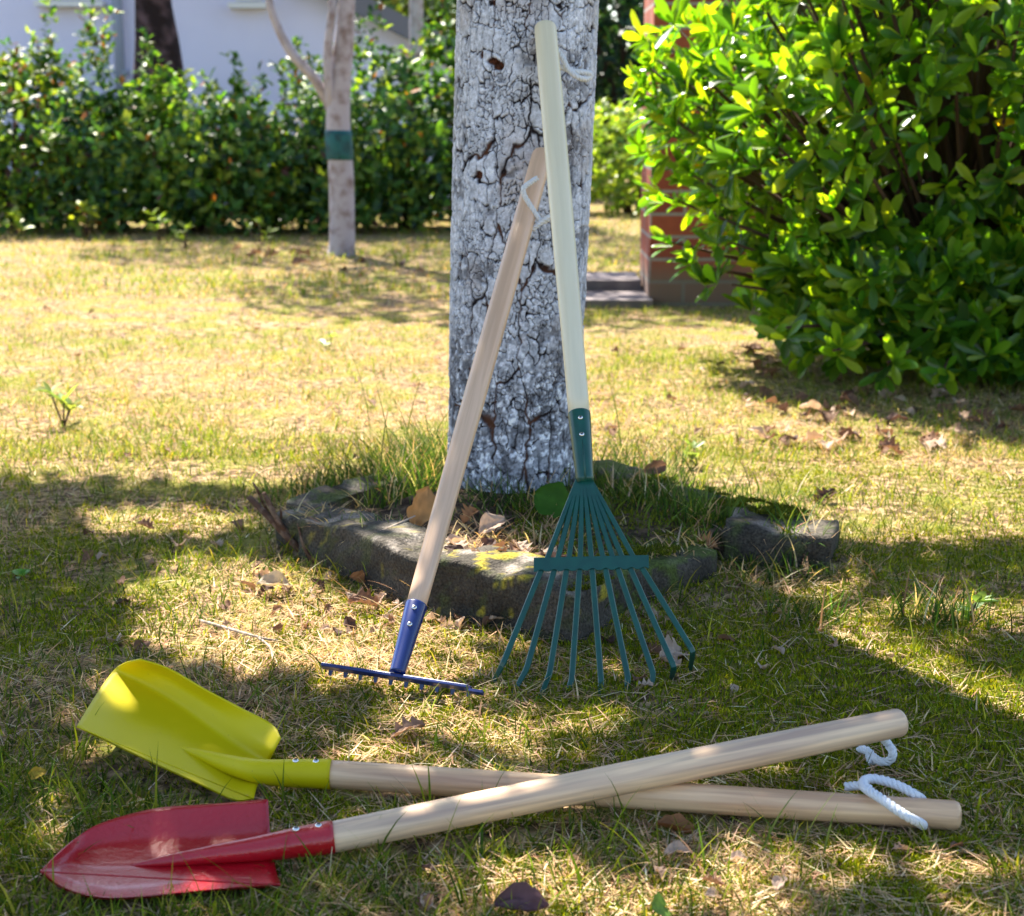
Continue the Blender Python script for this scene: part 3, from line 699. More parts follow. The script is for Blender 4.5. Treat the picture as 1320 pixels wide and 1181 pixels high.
# --- yellow shovel
ys = thing('shovel', (Yel0.x, Yel0.y, 0), 'square-mouthed yellow shovel lying on the grass, its handle under the other one', 'shovel', 'garden tools with wooden handles')
yax = (Yel1-Yel0).normalized()
stick_obj('handle', Yel0-yax*.006, Yel1+yax*.006, [.0126, .0128, .0127, .0126, .0126], M['wood_pale'], ys)
grid_px = [
 [(99, 936, .050), (112, 914, .053), (128, 889, .057), (147, 862.5, .064), (162, 854.5, .071), (180, 850.5, .078)],
 [(145, 958, .041), (157, 932, .043), (172, 903, .046), (188, 884, .055), (203, 868, .066), (220, 864, .072)],
 [(200, 984, .030), (210, 960, .031), (222, 932, .034), (233, 911, .045), (247, 893, .056), (265, 890, .063)],
 [(255, 1009, .020), (262, 986, .020), (272, 960, .023), (280, 944, .034), (292, 924, .046), (312, 914, .053)],
 [(301, 1030, .013), (302, 1008, .012), (308, 985, .015), (315, 967, .026), (328, 949, .037), (350, 933, .044)],
 [(327, 1029, .014), (331, 1013, .012), (339, 997, .014), (346, 982, .022), (352, 968, .032), (361, 951, .040)]]
def blade(grid_px, th, k=7, crease=False):
    G = [[A3(P(x, y, z=z)) for x, y, z in row] for row in grid_px]
    if crease:      # straight facets across with narrow rounded folds
        G = [[np.array([np.interp(t, np.arange(len(row)), [p_[a] for p_ in row]) for a in range(3)]) for t in np.linspace(0, len(row)-1, (len(row)-1)*k+1)] for row in G]
        for _ in range(2): G = [[row[0]]+[.25*row[i-1]+.5*row[i]+.25*row[i+1] for i in range(1, len(row)-1)]+[row[-1]] for row in G]
    else: G = [catmull(row, k) for row in G]
    G = list(zip(*[catmull([G[r][c] for r in range(len(G))], k) for c in range(len(G[0]))]))
    return sheet(np.array([list(r) for r in G]), th)
zf = [.052, .0415, .0305, .020, .0125, .0125]; zb_ = [0, .001, .002, .004, .019, .031]
grid_px = [[(x, y, zf[i]+zb_[j]) for j, (x, y, z) in enumerate(row)] for i, row in enumerate(grid_px)]
V, F = blade(grid_px, .0014, 7, True); mb = MB(); mb.add(V, F); ybl = mb.build('blade', M['yellow'], ys)
sk = [P(226, 962, z=.027), P(255, 972, z=.025), P(290, 984, z=.0225), P(325, 993, z=.023), P(350, 996, z=.022), P(385, 997, z=.0215), Yel0]
sk2 = [Vector(p_) for p_ in catmull(sk, 5)]; t = np.linspace(0, 1, len(sk2)); so = MB(); so.tube(sk2, list(np.interp(t, [0, .16, .34, .5, .67, .84, .99, 1], [.0004, .0045, .0085, .0105, .0118, .0128, .0137, .0134])), 26)
so_y = so.build('socket', M['yellow'], ys)
for px in (382, 408):
    q = Yel0.lerp(P(350, 996, z=.022), (427-px)/77.0); nv = Vector((0, -.10, 1)); nv = (nv-yax*nv.dot(yax)).normalized(); screw(q+nv*.0128, nv, .0030, so_y, yax)
cd = MB()
rope(cd, [P(1190, 1064, z=.012), P(1186, 1061, z=.021), P(1172, 1054, z=.029), P(1155, 1043, z=.034), P(1135, 1029, z=.037), P(1121, 1020, z=.037), P(1113, 1013, z=.035), P(1115, 1006, z=.034), P(1126, 1004, z=.034), P(1145, 1008, z=.034), P(1165, 1016, z=.033), P(1180, 1025, z=.029), P(1189, 1031, z=.020)], .0042)
rope(cd, [P(1122, 1018, z=.033), P(1112, 1013, z=.031), P(1102, 1013, z=.028), P(1091, 1014, z=.024)], .004)
cd.build('cord', M['cord'], ys)

# --- red pointed spade
rs = thing('spade', (Red0.x, Red0.y, 0), 'red pointed spade lying in front, its pale handle resting across the yellow one', 'spade', 'garden tools with wooden handles')
rax = (Red1-Red0).normalized()
stick_obj('handle', Red0-rax*.006, Red1+rax*.006, [.0127, .0133, .0138, .0136, .0130], M['wood_red'], rs)
tp = (52, 1122.5, .022)
grid_px = [
 [tp, (53, 1122, .0219), (54, 1121.3, .0219), (55, 1120.5, .0219), (56, 1119, .022)],
 [(80, 1143, .017), (84, 1131, .0135), (88, 1113, .013), (92, 1098, .0175), (97, 1082, .025)],
 [(124, 1156, .015), (127, 1142, .0115), (132, 1116, .0105), (132, 1089, .0165), (130, 1061, .0285)],
 [(183, 1155.5, .014), (184, 1141, .0105), (186, 1114, .0095), (190, 1084, .0165), (200, 1042, .0335)],
 [(269, 1147, .014), (269, 1133, .0105), (271, 1107, .0095), (274, 1077, .0175), (277, 1036, .0365)],
 [(362, 1140, .015), (357, 1127, .0125), (352, 1104, .0125), (348, 1074, .0195), (345.5, 1030, .0385)]]
V, F = blade(grid_px, .0014, 7, True); mb = MB(); mb.add(V, F); rbl = mb.build('blade', M['red'], rs)
sk = [P(168, 1116, z=.0095), P(210, 1111, z=.012), P(265, 1103, z=.0155), P(320, 1096, z=.019), P(360, 1090, z=.022), P(395, 1084, z=.0245), Red0]
sk2 = [Vector(p_) for p_ in catmull(sk, 5)]; t = np.linspace(0, 1, len(sk2)); so = MB(); so.tube(sk2, list(np.interp(t, [0, .16, .34, .5, .67, .84, .99, 1], [.0008, .0044, .0074, .0098, .0116, .0128, .0138, .0134])), 26)
so_r = so.build('socket', M['red'], rs)
for px in (383, 412):
    q = Red0.lerp(P(360, 1090, z=.022), (430-px)/70.0); nv = Vector((0, -.12, 1)); nv = (nv-rax*nv.dot(rax)).normalized(); screw(q+nv*.0131, nv, .0030, so_r, rax)
cd = MB(); zr_ = Red1.z-.012
rope(cd, [P(1133, 942, z=zr_), P(1138, 951, z=zr_*.8), P(1146, 961, z=zr_*.55), P(1151, 970, z=.026), P(1147, 980, z=.017), P(1136, 982, z=.014), P(1126, 976, z=.013), P(1118, 968, z=.016), P(1108, 965, z=.014)], .0040)
rope(cd, [P(1119, 967, z=.017), P(1121, 975, z=.012), P(1124, 985, z=.008)], .0040)
cd.build('cord', M['cord'], rs)

# ------------------------------------------------------------------ background: house, brick wall, hedge, trees
HD = 11.0
def hx(px, D=HD): return (px-660)/FPX*D
hs = thing('house', (hx(300), HD, 0), 'low white rendered house with a sloping grey roof behind the hedge', 'house')
xr, zr0 = hx(640), .83; sl = .478; xa = -4.4; za = zr0+sl*(xr-xa); xl = xa-(xr-xa)
mb = MB(); pr = [(xl, 0), (xr, 0), (xr, zr0), (xa, za), (xl, zr0)]; y0, y1 = HD, HD+6
vs = [(x, y0, z) for x, z in pr]+[(x, y1, z) for x, z in pr]
mb.add(vs, [(0, 1, 2, 3, 4), (9, 8, 7, 6, 5), (1, 6, 7, 2), (0, 4, 9, 5), (2, 7, 8, 3), (3, 8, 9, 4), (0, 5, 6, 1)], smooth=False); mb.build('wall', M['wall'], hs)
mb = MB()
for s, e in (((xr+.25, zr0-.12), (xa, za)), ((xl-.25, zr0-.12), (xa, za))):
    a = Vector((s[0], 0, s[1])); b = Vector((e[0], 0, e[1])); nn_ = Vector((-(b-a).z, 0, (b-a).x)).normalized(); nn_ = nn_ if nn_.z > 0 else -nn_
    q = [a+nn_*.004, b+nn_*.004, b+nn_*.13, a+nn_*.13]
    mb.add([(v.x, y0-.18, v.z) for v in q]+[(v.x, y1+.18, v.z) for v in q], [(0, 1, 2, 3), (7, 6, 5, 4), (0, 4, 5, 1), (1, 5, 6, 2), (2, 6, 7, 3), (3, 7, 4, 0)], smooth=False)
mb.build('roof', M['roof'], hs)
def zat(py, D=HD): return P(660, py, Y=D).z
for x0, x1, zb in ((hx(80), hx(150), zat(6)), (hx(318), hx(350), zat(8))):
    mb = MB(); cx = (x0+x1)/2; w = x1-x0
    for dx, dz, sx, sz in ((-w/2+.02, .25, .04, .5), (w/2-.02, .25, .04, .5), (0, .48, w-.08, .04), (0, .02, w-.08, .04)): mb.box((cx+dx, y0-.012, zb+.03+dz), (sx, .05, sz))
    f_ = mb.build('window', M['trim'], hs); g = MB(); g.box((cx, y0-.006, zb+.28), (w-.08, .02, .46)); g.build('pane', M['glass'], f_); g = MB(); g.box((cx, y0-.05, zb), (w+.08, .12, .035)); g.build('sill', M['trim'], f_)
mb = MB(); mb.tube([(hx(173), y0-.07, 0), (hx(173), y0-.07, 2.3)], .036, 14); mb.box((hx(173), y0-.05, .9), (.1, .1, .03)); mb.build('downpipe', M['pipe'], hs)

# brick pillar and low brick wall beside it
px0, px1 = P(836, 392, z=0), P(985, 392, z=0); BY0 = px0.y
bp_ = thing('brick_pillar', (px0.x, BY0, 0), 'red brick pillar with pale mortar, left of and behind the glossy bush', 'pillar')
mb = MB(); w = px1.x-px0.x; mb.box((px0.x+w/2, BY0+w/2, .66), (w, w, 1.36)); mb.build('shaft', M['brick'], bp_)
mb = MB(); mb.box((px0.x+w/2, BY0+w/2, 1.37), (w+.06, w+.06, .06)); mb.build('cap', M['paving'], bp_)
mb = MB(); mb.box((px0.x+w+1.5, BY0+.17, .16), (3.0-.01, .22, .40)); lw = mb.build('brick_wall', M['brick'], origin=(px0.x+w, BY0, 0)); tag(lw, 'low red brick garden wall glimpsed through the glossy bush', 'wall')

def shrub(name, label, cat, group, c, rad, n, L, asp, cols, p, mat='hleaf', seed=1, stems=6, k=4, lift=.0, gaps=.35, shoots=0, spread=(.6, 1.3), lump=.78):
    """c = base centre, rad = (rx, ry, height): leaf clusters through an uneven crown, plus stems"""
    r = np.random.default_rng(seed); o = thing(name, c, label, cat, group)
    m = int(n*2.2); d = rand_dirs(m, r); rr = r.uniform(.25, 1, m)**.42
    lump = lump+(1.2-lump)*fbm(d[:, 0]*2.1+seed, d[:, 2]*2.1+d[:, 1]*1.7, seed, 3)
    q = d*(rr*lump)[:, None]; X = q[:, 0]*rad[0]; Yq = q[:, 1]*rad[1]; Zq = rad[2]*(.52+lift+.5*q[:, 2])
    g = fbm((X+c[0])*5, Zq*5+Yq*3, seed+3, 3); ok = (g > gaps) & (Zq > .02); X, Yq, Zq, d = X[ok][:n], Yq[ok][:n], Zq[ok][:n], d[ok][:n]
    if name == 'hedge_shrub':
        e_ = 150; X = np.r_[X, r.uniform(-.9, .9, e_)*rad[0]]; Yq = np.r_[Yq, rad[1]*r.uniform(-.85, .2, e_)]; Zq = np.r_[Zq, rad[2]*r.uniform(.02, .32, e_)]; d = np.concatenate([d, rand_dirs(e_, r)*np.array([1, .3, .5])+np.array([0, -.6, 0])])
    tips = np.stack([X, Yq, Zq], 1); ax_ = d+np.array([0, 0, .55])+.35*rand_dirs(len(tips), r)
    vs = [rosettes(tips, ax_, k, L, asp, spread=spread, cols=cols, p=p, r=r)]
    for i in range(shoots):
        x = r.uniform(-rad[0], rad[0])*.8; h = rad[2]*r.uniform(1.0, 1.34); nn_ = 34; tt = r.uniform(.3, 1, nn_)
        tp_ = np.stack([x+tt*.06*r.normal()+.02*r.normal(size=nn_), r.normal(0, .08)+.02*r.normal(size=nn_), rad[2]*.7+(h-rad[2]*.7)*tt], 1)
        vs.append(rosettes(tp_, np.tile([0, 0, 1.0], (nn_, 1))+.5*rand_dirs(nn_, r), 2, L*.8, asp, cols=cols, p=p, r=r))
    off = 0; VV, TT, CC = [], [], []
    for V, T, C in vs: VV.append(V); TT.append(T+off); CC.append(C); off += len(V)
    link('foliage', np_mesh('foliage', np.concatenate(VV), np.concatenate(TT), M[mat], col=np.clip(np.concatenate(CC), .004, .8)), o)
    st = MB(); b0 = Vector(c)
    for i in range(stems):
        a = 2*math.pi*i/stems+r.uniform(-.4, .4); e = Vector((math.cos(a)*rad[0]*.55, math.sin(a)*rad[1]*.55, rad[2]*r.uniform(.55, .8)))
        s = Vector((math.cos(a)*.04, math.sin(a)*.04, -.02)); st.tube([b0+s, b0+s.lerp(e, .5)+Vector((r.uniform(-.05, .05), 0, .05)), b0+e], [.016*rad[2]+.004, .011*rad[2]+.003, .004], 7)
    st.build('stem', M['stem'], o)
    return o
HG = [(.040, .11, .028), (.09, .19, .03), (.22, .30, .035), (.02, .06, .03), (.45, .15, .02), (.12, .05, .04)]
hp = [.34, .32, .19, .12, .008, .022]
hedge = [(-200, 8.7, .6, .95, hp, 'hedge shrub at the outer left end of the hedge'), (-70, 8.7, .60, 1.0, hp, 'dark hedge shrub at the far left edge, partly reddish'),
         (40, 8.6, .58, .97, [.20, .26, .32, .08, .01, .13], 'yellow-tinged hedge shrub with tall wispy shoots at the left'),
         (150, 8.55, .52, .80, hp, 'low hedge shrub under the downpipe of the white house'),
         (250, 8.5, .55, .80, [.22, .42, .28, .06, .01, .01], 'bright green rounded hedge shrub left of the banded tree'),
         (345, 8.6, .50, .72, hp, 'dark hedge shrub close behind the bent branch of the banded tree'),
         (440, 8.6, .48, .78, hp, 'hedge shrub directly behind the banded tree trunk'),
         (530, 8.55, .52, 1.02, [.34, .32, .18, .14, .01, .01], 'tall glossy hedge shrub between the banded tree and the big trunk'),
         (640, 8.7, .50, .95, hp, 'hedge shrub hidden mostly behind the big pale trunk')]
for i, (px, D, rx, h, pp, lab) in enumerate(hedge):
    shrub('hedge_shrub', lab, 'shrub', 'shrubs of the hedge along the back', ((px-660)/FPX*D, D, 0), (rx, .55, h), 1050, .062, .5, HG, pp, seed=39+i, shoots=(8 if i == 2 else 5), gaps=.40, stems=5, lump=.62)
LG = [(.20, .30, .04), (.30, .37, .06), (.09, .17, .03)]
shrub('light_shrub', 'sunny yellow-green shrub right of the trunk, in front of dark foliage', 'shrub', None, ((815-660)/FPX*10.0, 10.0, 0), (.55, .4, .68), 900, .055, .55, LG, [.4, .4, .2], seed=61, gaps=.28)
DG = [(.012, .035, .018), (.02, .055, .024), (.035, .075, .03)]
shrub('dark_shrub', 'tall dark green shrub standing behind the sunny light shrub', 'shrub', None, ((830-660)/FPX*12.5, 12.5, 0), (1.25, .8, 2.5), 2600, .09, .5, DG, [.4, .4, .2], seed=62, gaps=.2, lift=-.02)
shrub('dark_shrub', 'dark green shrub behind the brick pillar', 'shrub', None, ((1060-660)/FPX*11.5, 11.5, 0), (1.2, .7, 2.2), 1800, .09, .5, DG, [.4, .4, .2], seed=63, gaps=.2)
YG = [(.10, .16, .02), (.20, .24, .04), (.05, .10, .02)]
shrub('tall_shrub', 'tall yellow-green tree crown rising behind the white house roof', 'tree', None, ((545-660)/FPX*20, 20.0, 0), (2.6, 1.5, 4.6), 3200, .16, .5, YG, [.4, .35, .25], seed=64, gaps=.2)
shrub('tall_shrub', 'dark tree mass standing far behind the big trunk', 'tree', None, ((760-660)/FPX*22, 22.0, 0), (3.2, 1.5, 4.6), 3000, .18, .5, DG, [.3, .4, .3], seed=65, gaps=.2)
shrub('tall_shrub', 'tall green tree far behind the brick pillar and bush', 'tree', None, ((1250-660)/FPX*18, 18.0, 0), (3.2, 1.5, 4.2), 3000, .16, .5, DG, [.3, .4, .3], seed=66, gaps=.2)

# banded young tree in the background
b0 = P(441, 329, z=0); D0 = b0.y
bt = thing('banded_tree', (b0.x, D0, 0), 'slim pale tree with a teal band and a bent side branch, before the hedge', 'tree')
def bpt(px, py, dy=0): return P(px, py, Y=D0+dy)
mb = MB(); pth = catmull([A3(bpt(440, 336)), A3(bpt(441, 300)), A3(bpt(440, 230)), A3(bpt(436, 170)), A3(bpt(437, 120)), A3(bpt(443, 60)), A3(bpt(447, 0)), A3(bpt(450, -160)), A3(bpt(458, -420))], 6)
mb.tube(pth, list(np.interp(np.linspace(0, 1, len(pth)), [0, .06, .14, .38, .5, .62, 1], [.068, .060, .056, .054, .050, .044, .02])), 18); mb.build('trunk', M['gbark'], bt)
mb = MB(); pth = catmull([A3(bpt(432, 150)), A3(bpt(421, 128)), A3(bpt(404, 100, -.03)), A3(bpt(377, 70, -.05)), A3(bpt(358, 35, -.05)), A3(bpt(347, 0, -.05)), A3(bpt(342, -60)), A3(bpt(350, -200))], 6); mb.tube(pth, list(np.linspace(.026, .012, len(pth))), 12); mb.build('branch', M['gbark'], bt)
mb = MB(); pth = catmull([A3(bpt(430, 150)), A3(bpt(424, 110, -.04)), A3(bpt(423, 60, -.05)), A3(bpt(428, 10, -.05)), A3(bpt(426, -60)), A3(bpt(410, -260))], 6); mb.tube(pth, list(np.linspace(.024, .012, len(pth))), 12); mb.build('branch', M['gbark'], bt)
mb = MB(); mb.tube([bpt(438, 206), bpt(438, 203), bpt(437, 188), bpt(436, 171), bpt(436, 168)], [.058, .061, .061, .060, .056], 24); mb.box(bpt(446, 187)+Vector((0, -.063, 0)), (.05, .012, .085)); mb.build('band', M['band'], bt)
r3 = np.random.default_rng(91); nn_ = 2600; q = rand_dirs(nn_, r3)*(r3.uniform(.2, 1, nn_)**.4)[:, None]*np.array([1.0, .9, .75])+np.array([-.1, .3, 2.55])
V, T, C = leaf_geo(q, rand_dirs(nn_, r3), rand_dirs(nn_, r3)+np.array([0, 0, .8]), .075, .04, .15, pick(nn_, [(.05, .11, .02), (.09, .15, .03)], [.6, .4], r=r3)); link('crown', np_mesh('crown', V, T, M['cleaf'], col=np.clip(C, .01, .6)), bt)
# dark old trunk at the house, and a thin trunk by the roof
d0 = Vector(((208-660)/FPX*9.9, 9.9, 0)); ot = thing('dark_tree', d0, 'thick dark brown trunk against the white house beside the downpipe', 'tree')
mb = MB(); pth = []; rad = []
for px, py, r in ((206, 320, .20), (206, 200, .175), (205, 110, .160), (203, 60, .137), (199, 20, .118), (197, -20, .108), (195, -200, .09), (200, -500, .05)): pth.append(A3(P(px, py, Y=9.9))); rad.append(r)
pp_ = catmull(pth, 4); mb.tube(pp_, list(np.interp(np.linspace(0, 1, len(pp_)), np.linspace(0, 1, len(rad)), rad)), 22); mb.build('trunk', M['dbark'], ot)
nn_ = 1500; q = rand_dirs(nn_, r3)*np.array([1.1, .9, .7])*(r3.uniform(.2, 1, nn_)**.4)[:, None]+np.array([0, 0, 3.9])
V, T, C = leaf_geo(q, rand_dirs(nn_, r3), rand_dirs(nn_, r3), .09, .05, .15, pick(nn_, [(.04, .09, .02), (.07, .12, .03)], [.6, .4], r=r3)); link('crown', np_mesh('crown', V, T, M['cleaf'], col=np.clip(C, .01, .6)), ot)
t0 = Vector(((537-660)/FPX*9.6, 9.6, 0)); tt = thing('slim_tree', t0, 'slim grey trunk in front of the roof, rising above the hedge', 'tree')
mb = MB(); mb.tube([t0, P(537, 60, Y=9.6), P(536, -60, Y=9.6), P(530, -500, Y=9.6)], [.05, .043, .04, .02], 14); mb.build('trunk', M['gbark'], tt)
q = rand_dirs(900, r3)*np.array([.8, .7, .6])*(r3.uniform(.2, 1, 900)**.4)[:, None]+np.array([0, 0, 3.4])
V, T, C = leaf_geo(q, rand_dirs(900, r3), rand_dirs(900, r3), .08, .045, .15, pick(900, [(.05, .11, .02), (.09, .14, .03)], [.6, .4], r=r3)); link('crown', np_mesh('crown', V, T, M['cleaf'], col=np.clip(C, .01, .6)), tt)

# ------------------------------------------------------------------ big glossy bush on the right
def big_bush():
    r = np.random.default_rng(5); c = Vector((1.16, 3.92, 0)); o = thing('glossy_bush', c, 'large glossy evergreen bush with whorled leaves on the right', 'bush')
    tips = []; axes = []
    # shoots: start inside, end on an uneven shell; leaves sit in whorls near the ends
    sm = MB(); lc = 0
    while len(tips) < 2100:
        d = rand_dirs(1, r)[0]; lump = .80+.40*float(fbm(d[0]*2.3+4, d[2]*2.3+d[1]*2, 15, 3))
        rad = np.array([.80, .66, .66])*lump
        e = d*rad+np.array([0, 0, .68])
        # undercut foot: nearly no leaves under a rising lower edge, more to the left
        if e[2] < .05+.18*max(0, -d[0]) or e[2] < .05: continue
        depth = r.uniform(0, 1)**1.7
        e2 = np.array([e[0]*(1-.45*depth), e[1]*(1-.45*depth), .68+(e[2]-.68)*(1-.45*depth)])
        ax_ = d*np.array([1, 1, .55])+np.array([-.10, .0, .42])+.30*r.normal(size=3)
        w_ = e2+A3(c); qx, qy = proj(*w_)
        if (qx < 985 and qy < 30 and qx < 1000 and r.uniform() < .9) or (qx < 905 and 95 < qy < 420 and r.uniform() < .2): continue
        tips.append(e2); axes.append(ax_/np.linalg.norm(ax_))
        if len(tips) % 6 == 0:
            s0 = np.array([r.normal(0, .06), r.normal(0, .06), .02]); m_ = e2*.55+np.array([0, 0, .03]); sm.tube([c+Vector(s0), c+Vector(m_), c+Vector(e2)], [.012, .007, .0028], 6)
    for _ in range(330):      # leafy skirt down to the ground
        px = r.uniform(985, 1420); py = r.uniform(330, np.interp(px, [985, 1050, 1150, 1320, 1420], [400, 462, 480, 515, 530])); Yk = np.interp(px, [985, 1100, 1420], [3.62, 3.4, 3.36])+r.uniform(0, .3)
        e = A3(P(px, py, Y=Yk)); e[2] = max(e[2], .05); tips.append(e-A3(c)); axes.append(np.array([-.25, -.75, .55])+.35*r.normal(size=3))
    # long shoots to the left, in front of the brick pillar
    for px, py, Y in ((822, 75, 3.85), (845, 45, 3.9), (868, 92, 3.8), (838, 130, 3.8), (842, 240, 3.75), (852, 300, 3.7), (880, 330, 3.65), (930, 355, 3.6), (900, 180, 3.7), (880, 215, 3.7), (912, 120, 3.7), (905, 265, 3.6), (925, 300, 3.6), (1000, 410, 3.4), (1060, 440, 3.3), (1130, 455, 3.25), (1200, 470, 3.3), (865, 150, 3.75), (940, 85, 3.7)):
        e = A3(P(px+14, py+12, Y=Y))-A3(c); dirn = np.array([-.62, -.2, .62]) if px < 960 else np.array([-.2, -.8, .35])
        for q in range(2):
            tips.append(e-dirn*.07*q+.012*r.normal(size=3)); axes.append(dirn/np.linalg.norm(dirn)+.2*r.normal(size=3))
        sm.tube([c+Vector(e*.35+np.array([0, 0, .18])), c+Vector(e*.7+np.array([0, 0, .03])), c+Vector(e)], [.009, .006, .0028], 6)
    BG = [(.075, .185, .018), (.14, .26, .022), (.24, .34, .025), (.035, .10, .02), (.55, .33, .03)]
    V, T, C = rosettes(np.array(tips), np.array(axes), 9, .072, .32, spread=(.35, 1.35), cols=BG, p=[.40, .27, .14, .18, .01], droop=.10, r=r, blunt=True)
    link('foliage', np_mesh('foliage', V, T, M['leaf'], col=np.clip(C, .004, .8)), o); sm.build('stem', M['stem'], o)
big_bush()

# ------------------------------------------------------------------ grass, moss
def blades(x, y, z, L, W, lean, yaw, col, seg=3, curl=.6, r=rng):
    """flat tapering blades; lean = angle from vertical at the foot, bending further along the blade"""
    n = len(x); V = np.zeros((n, 2*seg+1, 3), np.float32); hx_, hy_ = np.cos(yaw), np.sin(yaw); px_ = np.array(x, float); pz = np.array(z, float); ph = np.zeros(n); up = np.zeros(n)
    tw = yaw+np.pi/2+r.normal(0, .6, n); sx, sy = np.cos(tw), np.sin(tw)
    for i in range(seg+1):
        t = i/seg; w = W*.5*(1-t**1.8)
        cx, cy, cz = x+ph*hx_, y+ph*hy_, z+up
        if i < seg:
            V[:, 2*i] = np.stack([cx-sx*w, cy-sy*w, cz], 1); V[:, 2*i+1] = np.stack([cx+sx*w, cy+sy*w, cz], 1)
            a = lean+curl*t; ph = ph+L/seg*np.sin(a); up = up+L/seg*np.cos(a)
        else: V[:, 2*seg] = np.stack([cx, cy, cz], 1)
    f = []
    for i in range(seg-1): f += [(2*i, 2*i+1, 2*i+3), (2*i, 2*i+3, 2*i+2)]
    f.append((2*seg-2, 2*seg-1, 2*seg)); f = np.array(f)
    T = (f[None]+(2*seg+1)*np.arange(n)[:, None, None]).reshape(-1, 3)
    return V.reshape(-1, 3), T, np.repeat(col, 2*seg+1, axis=0)
class Soup:
    def __init__(s): s.V = []; s.T = []; s.C = []; s.n = 0
    def add(s, V, T, C): s.V.append(V); s.T.append(T+s.n); s.C.append(C); s.n += len(V)
    def mesh(s, name, m): return np_mesh(name, np.concatenate(s.V), np.concatenate(s.T), m, col=np.clip(np.concatenate(s.C), .004, .9), smooth=True)
def hull(o, grow):
    p = sorted(set((round(float(v.co.x+world_loc(o).x), 4), round(float(v.co.y+world_loc(o).y), 4)) for v in o.data.vertices)); h = []
    for seq in (p, p[::-1]):
        q = []
        for a_ in seq:
            while len(q) > 1 and (q[-1][0]-q[-2][0])*(a_[1]-q[-2][1])-(q[-1][1]-q[-2][1])*(a_[0]-q[-2][0]) <= 0: q.pop()
            q.append(a_)
        h += q[:-1]
    h = np.array(h); c = h.mean(0); return c+(h-c)*grow
foot_y, foot_r = hull(ybl, 1.03), hull(rbl, 1.0)
def seg_d(x, y, a, b):
    ax_, ay = a.x, a.y; bx_, by_ = b.x-a.x, b.y-a.y; t = np.clip(((x-ax_)*bx_+(y-ay)*by_)/(bx_**2+by_**2), 0, 1); return np.hypot(x-ax_-t*bx_, y-ay-t*by_)
def clear(x, y):
    ok = ~in_poly(x, y, BED2, .0)
    ok &= (seg_d(x, y, Yel0, Yel1) > .012) & ((seg_d(x, y, Red0, Red1) > .012) | (x > .05))
    ok &= ~((y > 4.98) & (y < 5.64) & (x > .0) & (x < .47)); ok &= ~((y > BY0-.02) & (x > px0.x-.01) & (y < BY0+.5))
    return ok
def straw_share(x, y):
    s = fbm(x*2.6+9, y*2.6, 33, 4); far = sstep(2.25, 3.0, y)
    px, py = proj(x, y, 0*x); blob = np.exp(-(((px-470)/190)**2+((py-810)/75)**2))+.8*np.exp(-(((px-320)/130)**2+((py-790)/60)**2))+.5*np.exp(-(((px-560)/110)**2+((py-950)/40)**2))
    return np.clip(np.where(far > .5, .18, .11)+.9*(s-.46)*1.6+.36*far+.6*blob, .03, .93)
def moss_share(x, y):
    px, py = proj(x, y, 0*x); a = np.exp(-(((px-1130)/270)**4+((py-890)/150)**4)); b = np.exp(-(((px-1150)/240)**2+((py-1110)/60)**2))
    return np.clip(a*1.1+.85*b+.75*sstep(.46, .62, fbm(x*6, y*6, 51, 3)), 0, 1)
STRAW = [(.64, .45, .26), (.54, .35, .20), (.76, .59, .41), (.36, .21, .13)]; SP = [.42, .28, .18, .12]
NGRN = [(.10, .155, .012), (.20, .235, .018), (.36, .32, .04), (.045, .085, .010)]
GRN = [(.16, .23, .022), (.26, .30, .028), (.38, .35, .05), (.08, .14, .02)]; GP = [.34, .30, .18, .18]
soup = Soup(); rg = np.random.default_rng(101)
def scatter(n, y0, y1, half, pw):
    u = rg.uniform(0, 1, n); y = (y0**(1-pw)+u*(y1**(1-pw)-y0**(1-pw)))**(1/(1-pw)) if pw != 1 else y0*(y1/y0)**u
    x = rg.uniform(-1, 1, n)*half(y); k = clear(x, y); return x[k], y[k]
def lawn_layer(n, y0, y1, half, pw, Lr, Wr, seg, dens=None, lean=(.15, 1.2), curl=.7):
    x, y = scatter(n, y0, y1, half, pw)
    ms = moss_share(x, y); cl = fbm(x*14, y*14, 63, 3); keep = (rg.uniform(0, 1, len(x)) > .82*ms) & (rg.uniform(0, 1, len(x)) < .35+1.3*cl)
    x, y = x[keep], y[keep]; n = len(x); st = rg.uniform(0, 1, n) < straw_share(x, y)
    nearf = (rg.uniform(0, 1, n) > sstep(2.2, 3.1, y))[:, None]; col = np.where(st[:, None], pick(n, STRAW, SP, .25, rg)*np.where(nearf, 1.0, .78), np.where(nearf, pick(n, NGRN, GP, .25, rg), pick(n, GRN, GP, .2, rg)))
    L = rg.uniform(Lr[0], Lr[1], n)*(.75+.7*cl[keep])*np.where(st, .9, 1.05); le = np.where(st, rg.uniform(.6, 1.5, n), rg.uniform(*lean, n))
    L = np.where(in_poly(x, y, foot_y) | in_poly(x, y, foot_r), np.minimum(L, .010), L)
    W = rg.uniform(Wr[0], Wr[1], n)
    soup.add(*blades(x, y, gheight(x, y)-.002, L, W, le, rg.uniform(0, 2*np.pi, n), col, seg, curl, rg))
hw = lambda y: .48*y+.18
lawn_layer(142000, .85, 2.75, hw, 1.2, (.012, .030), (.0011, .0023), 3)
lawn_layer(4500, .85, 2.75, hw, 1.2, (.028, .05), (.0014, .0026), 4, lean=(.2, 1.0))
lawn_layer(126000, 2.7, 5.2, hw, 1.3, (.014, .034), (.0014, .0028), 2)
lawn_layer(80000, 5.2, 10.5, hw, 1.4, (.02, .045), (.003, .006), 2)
lawn_layer(700, .95, 1.7, hw, 1, (.04, .07), (.0015, .0028), 5, lean=(.1, .8))
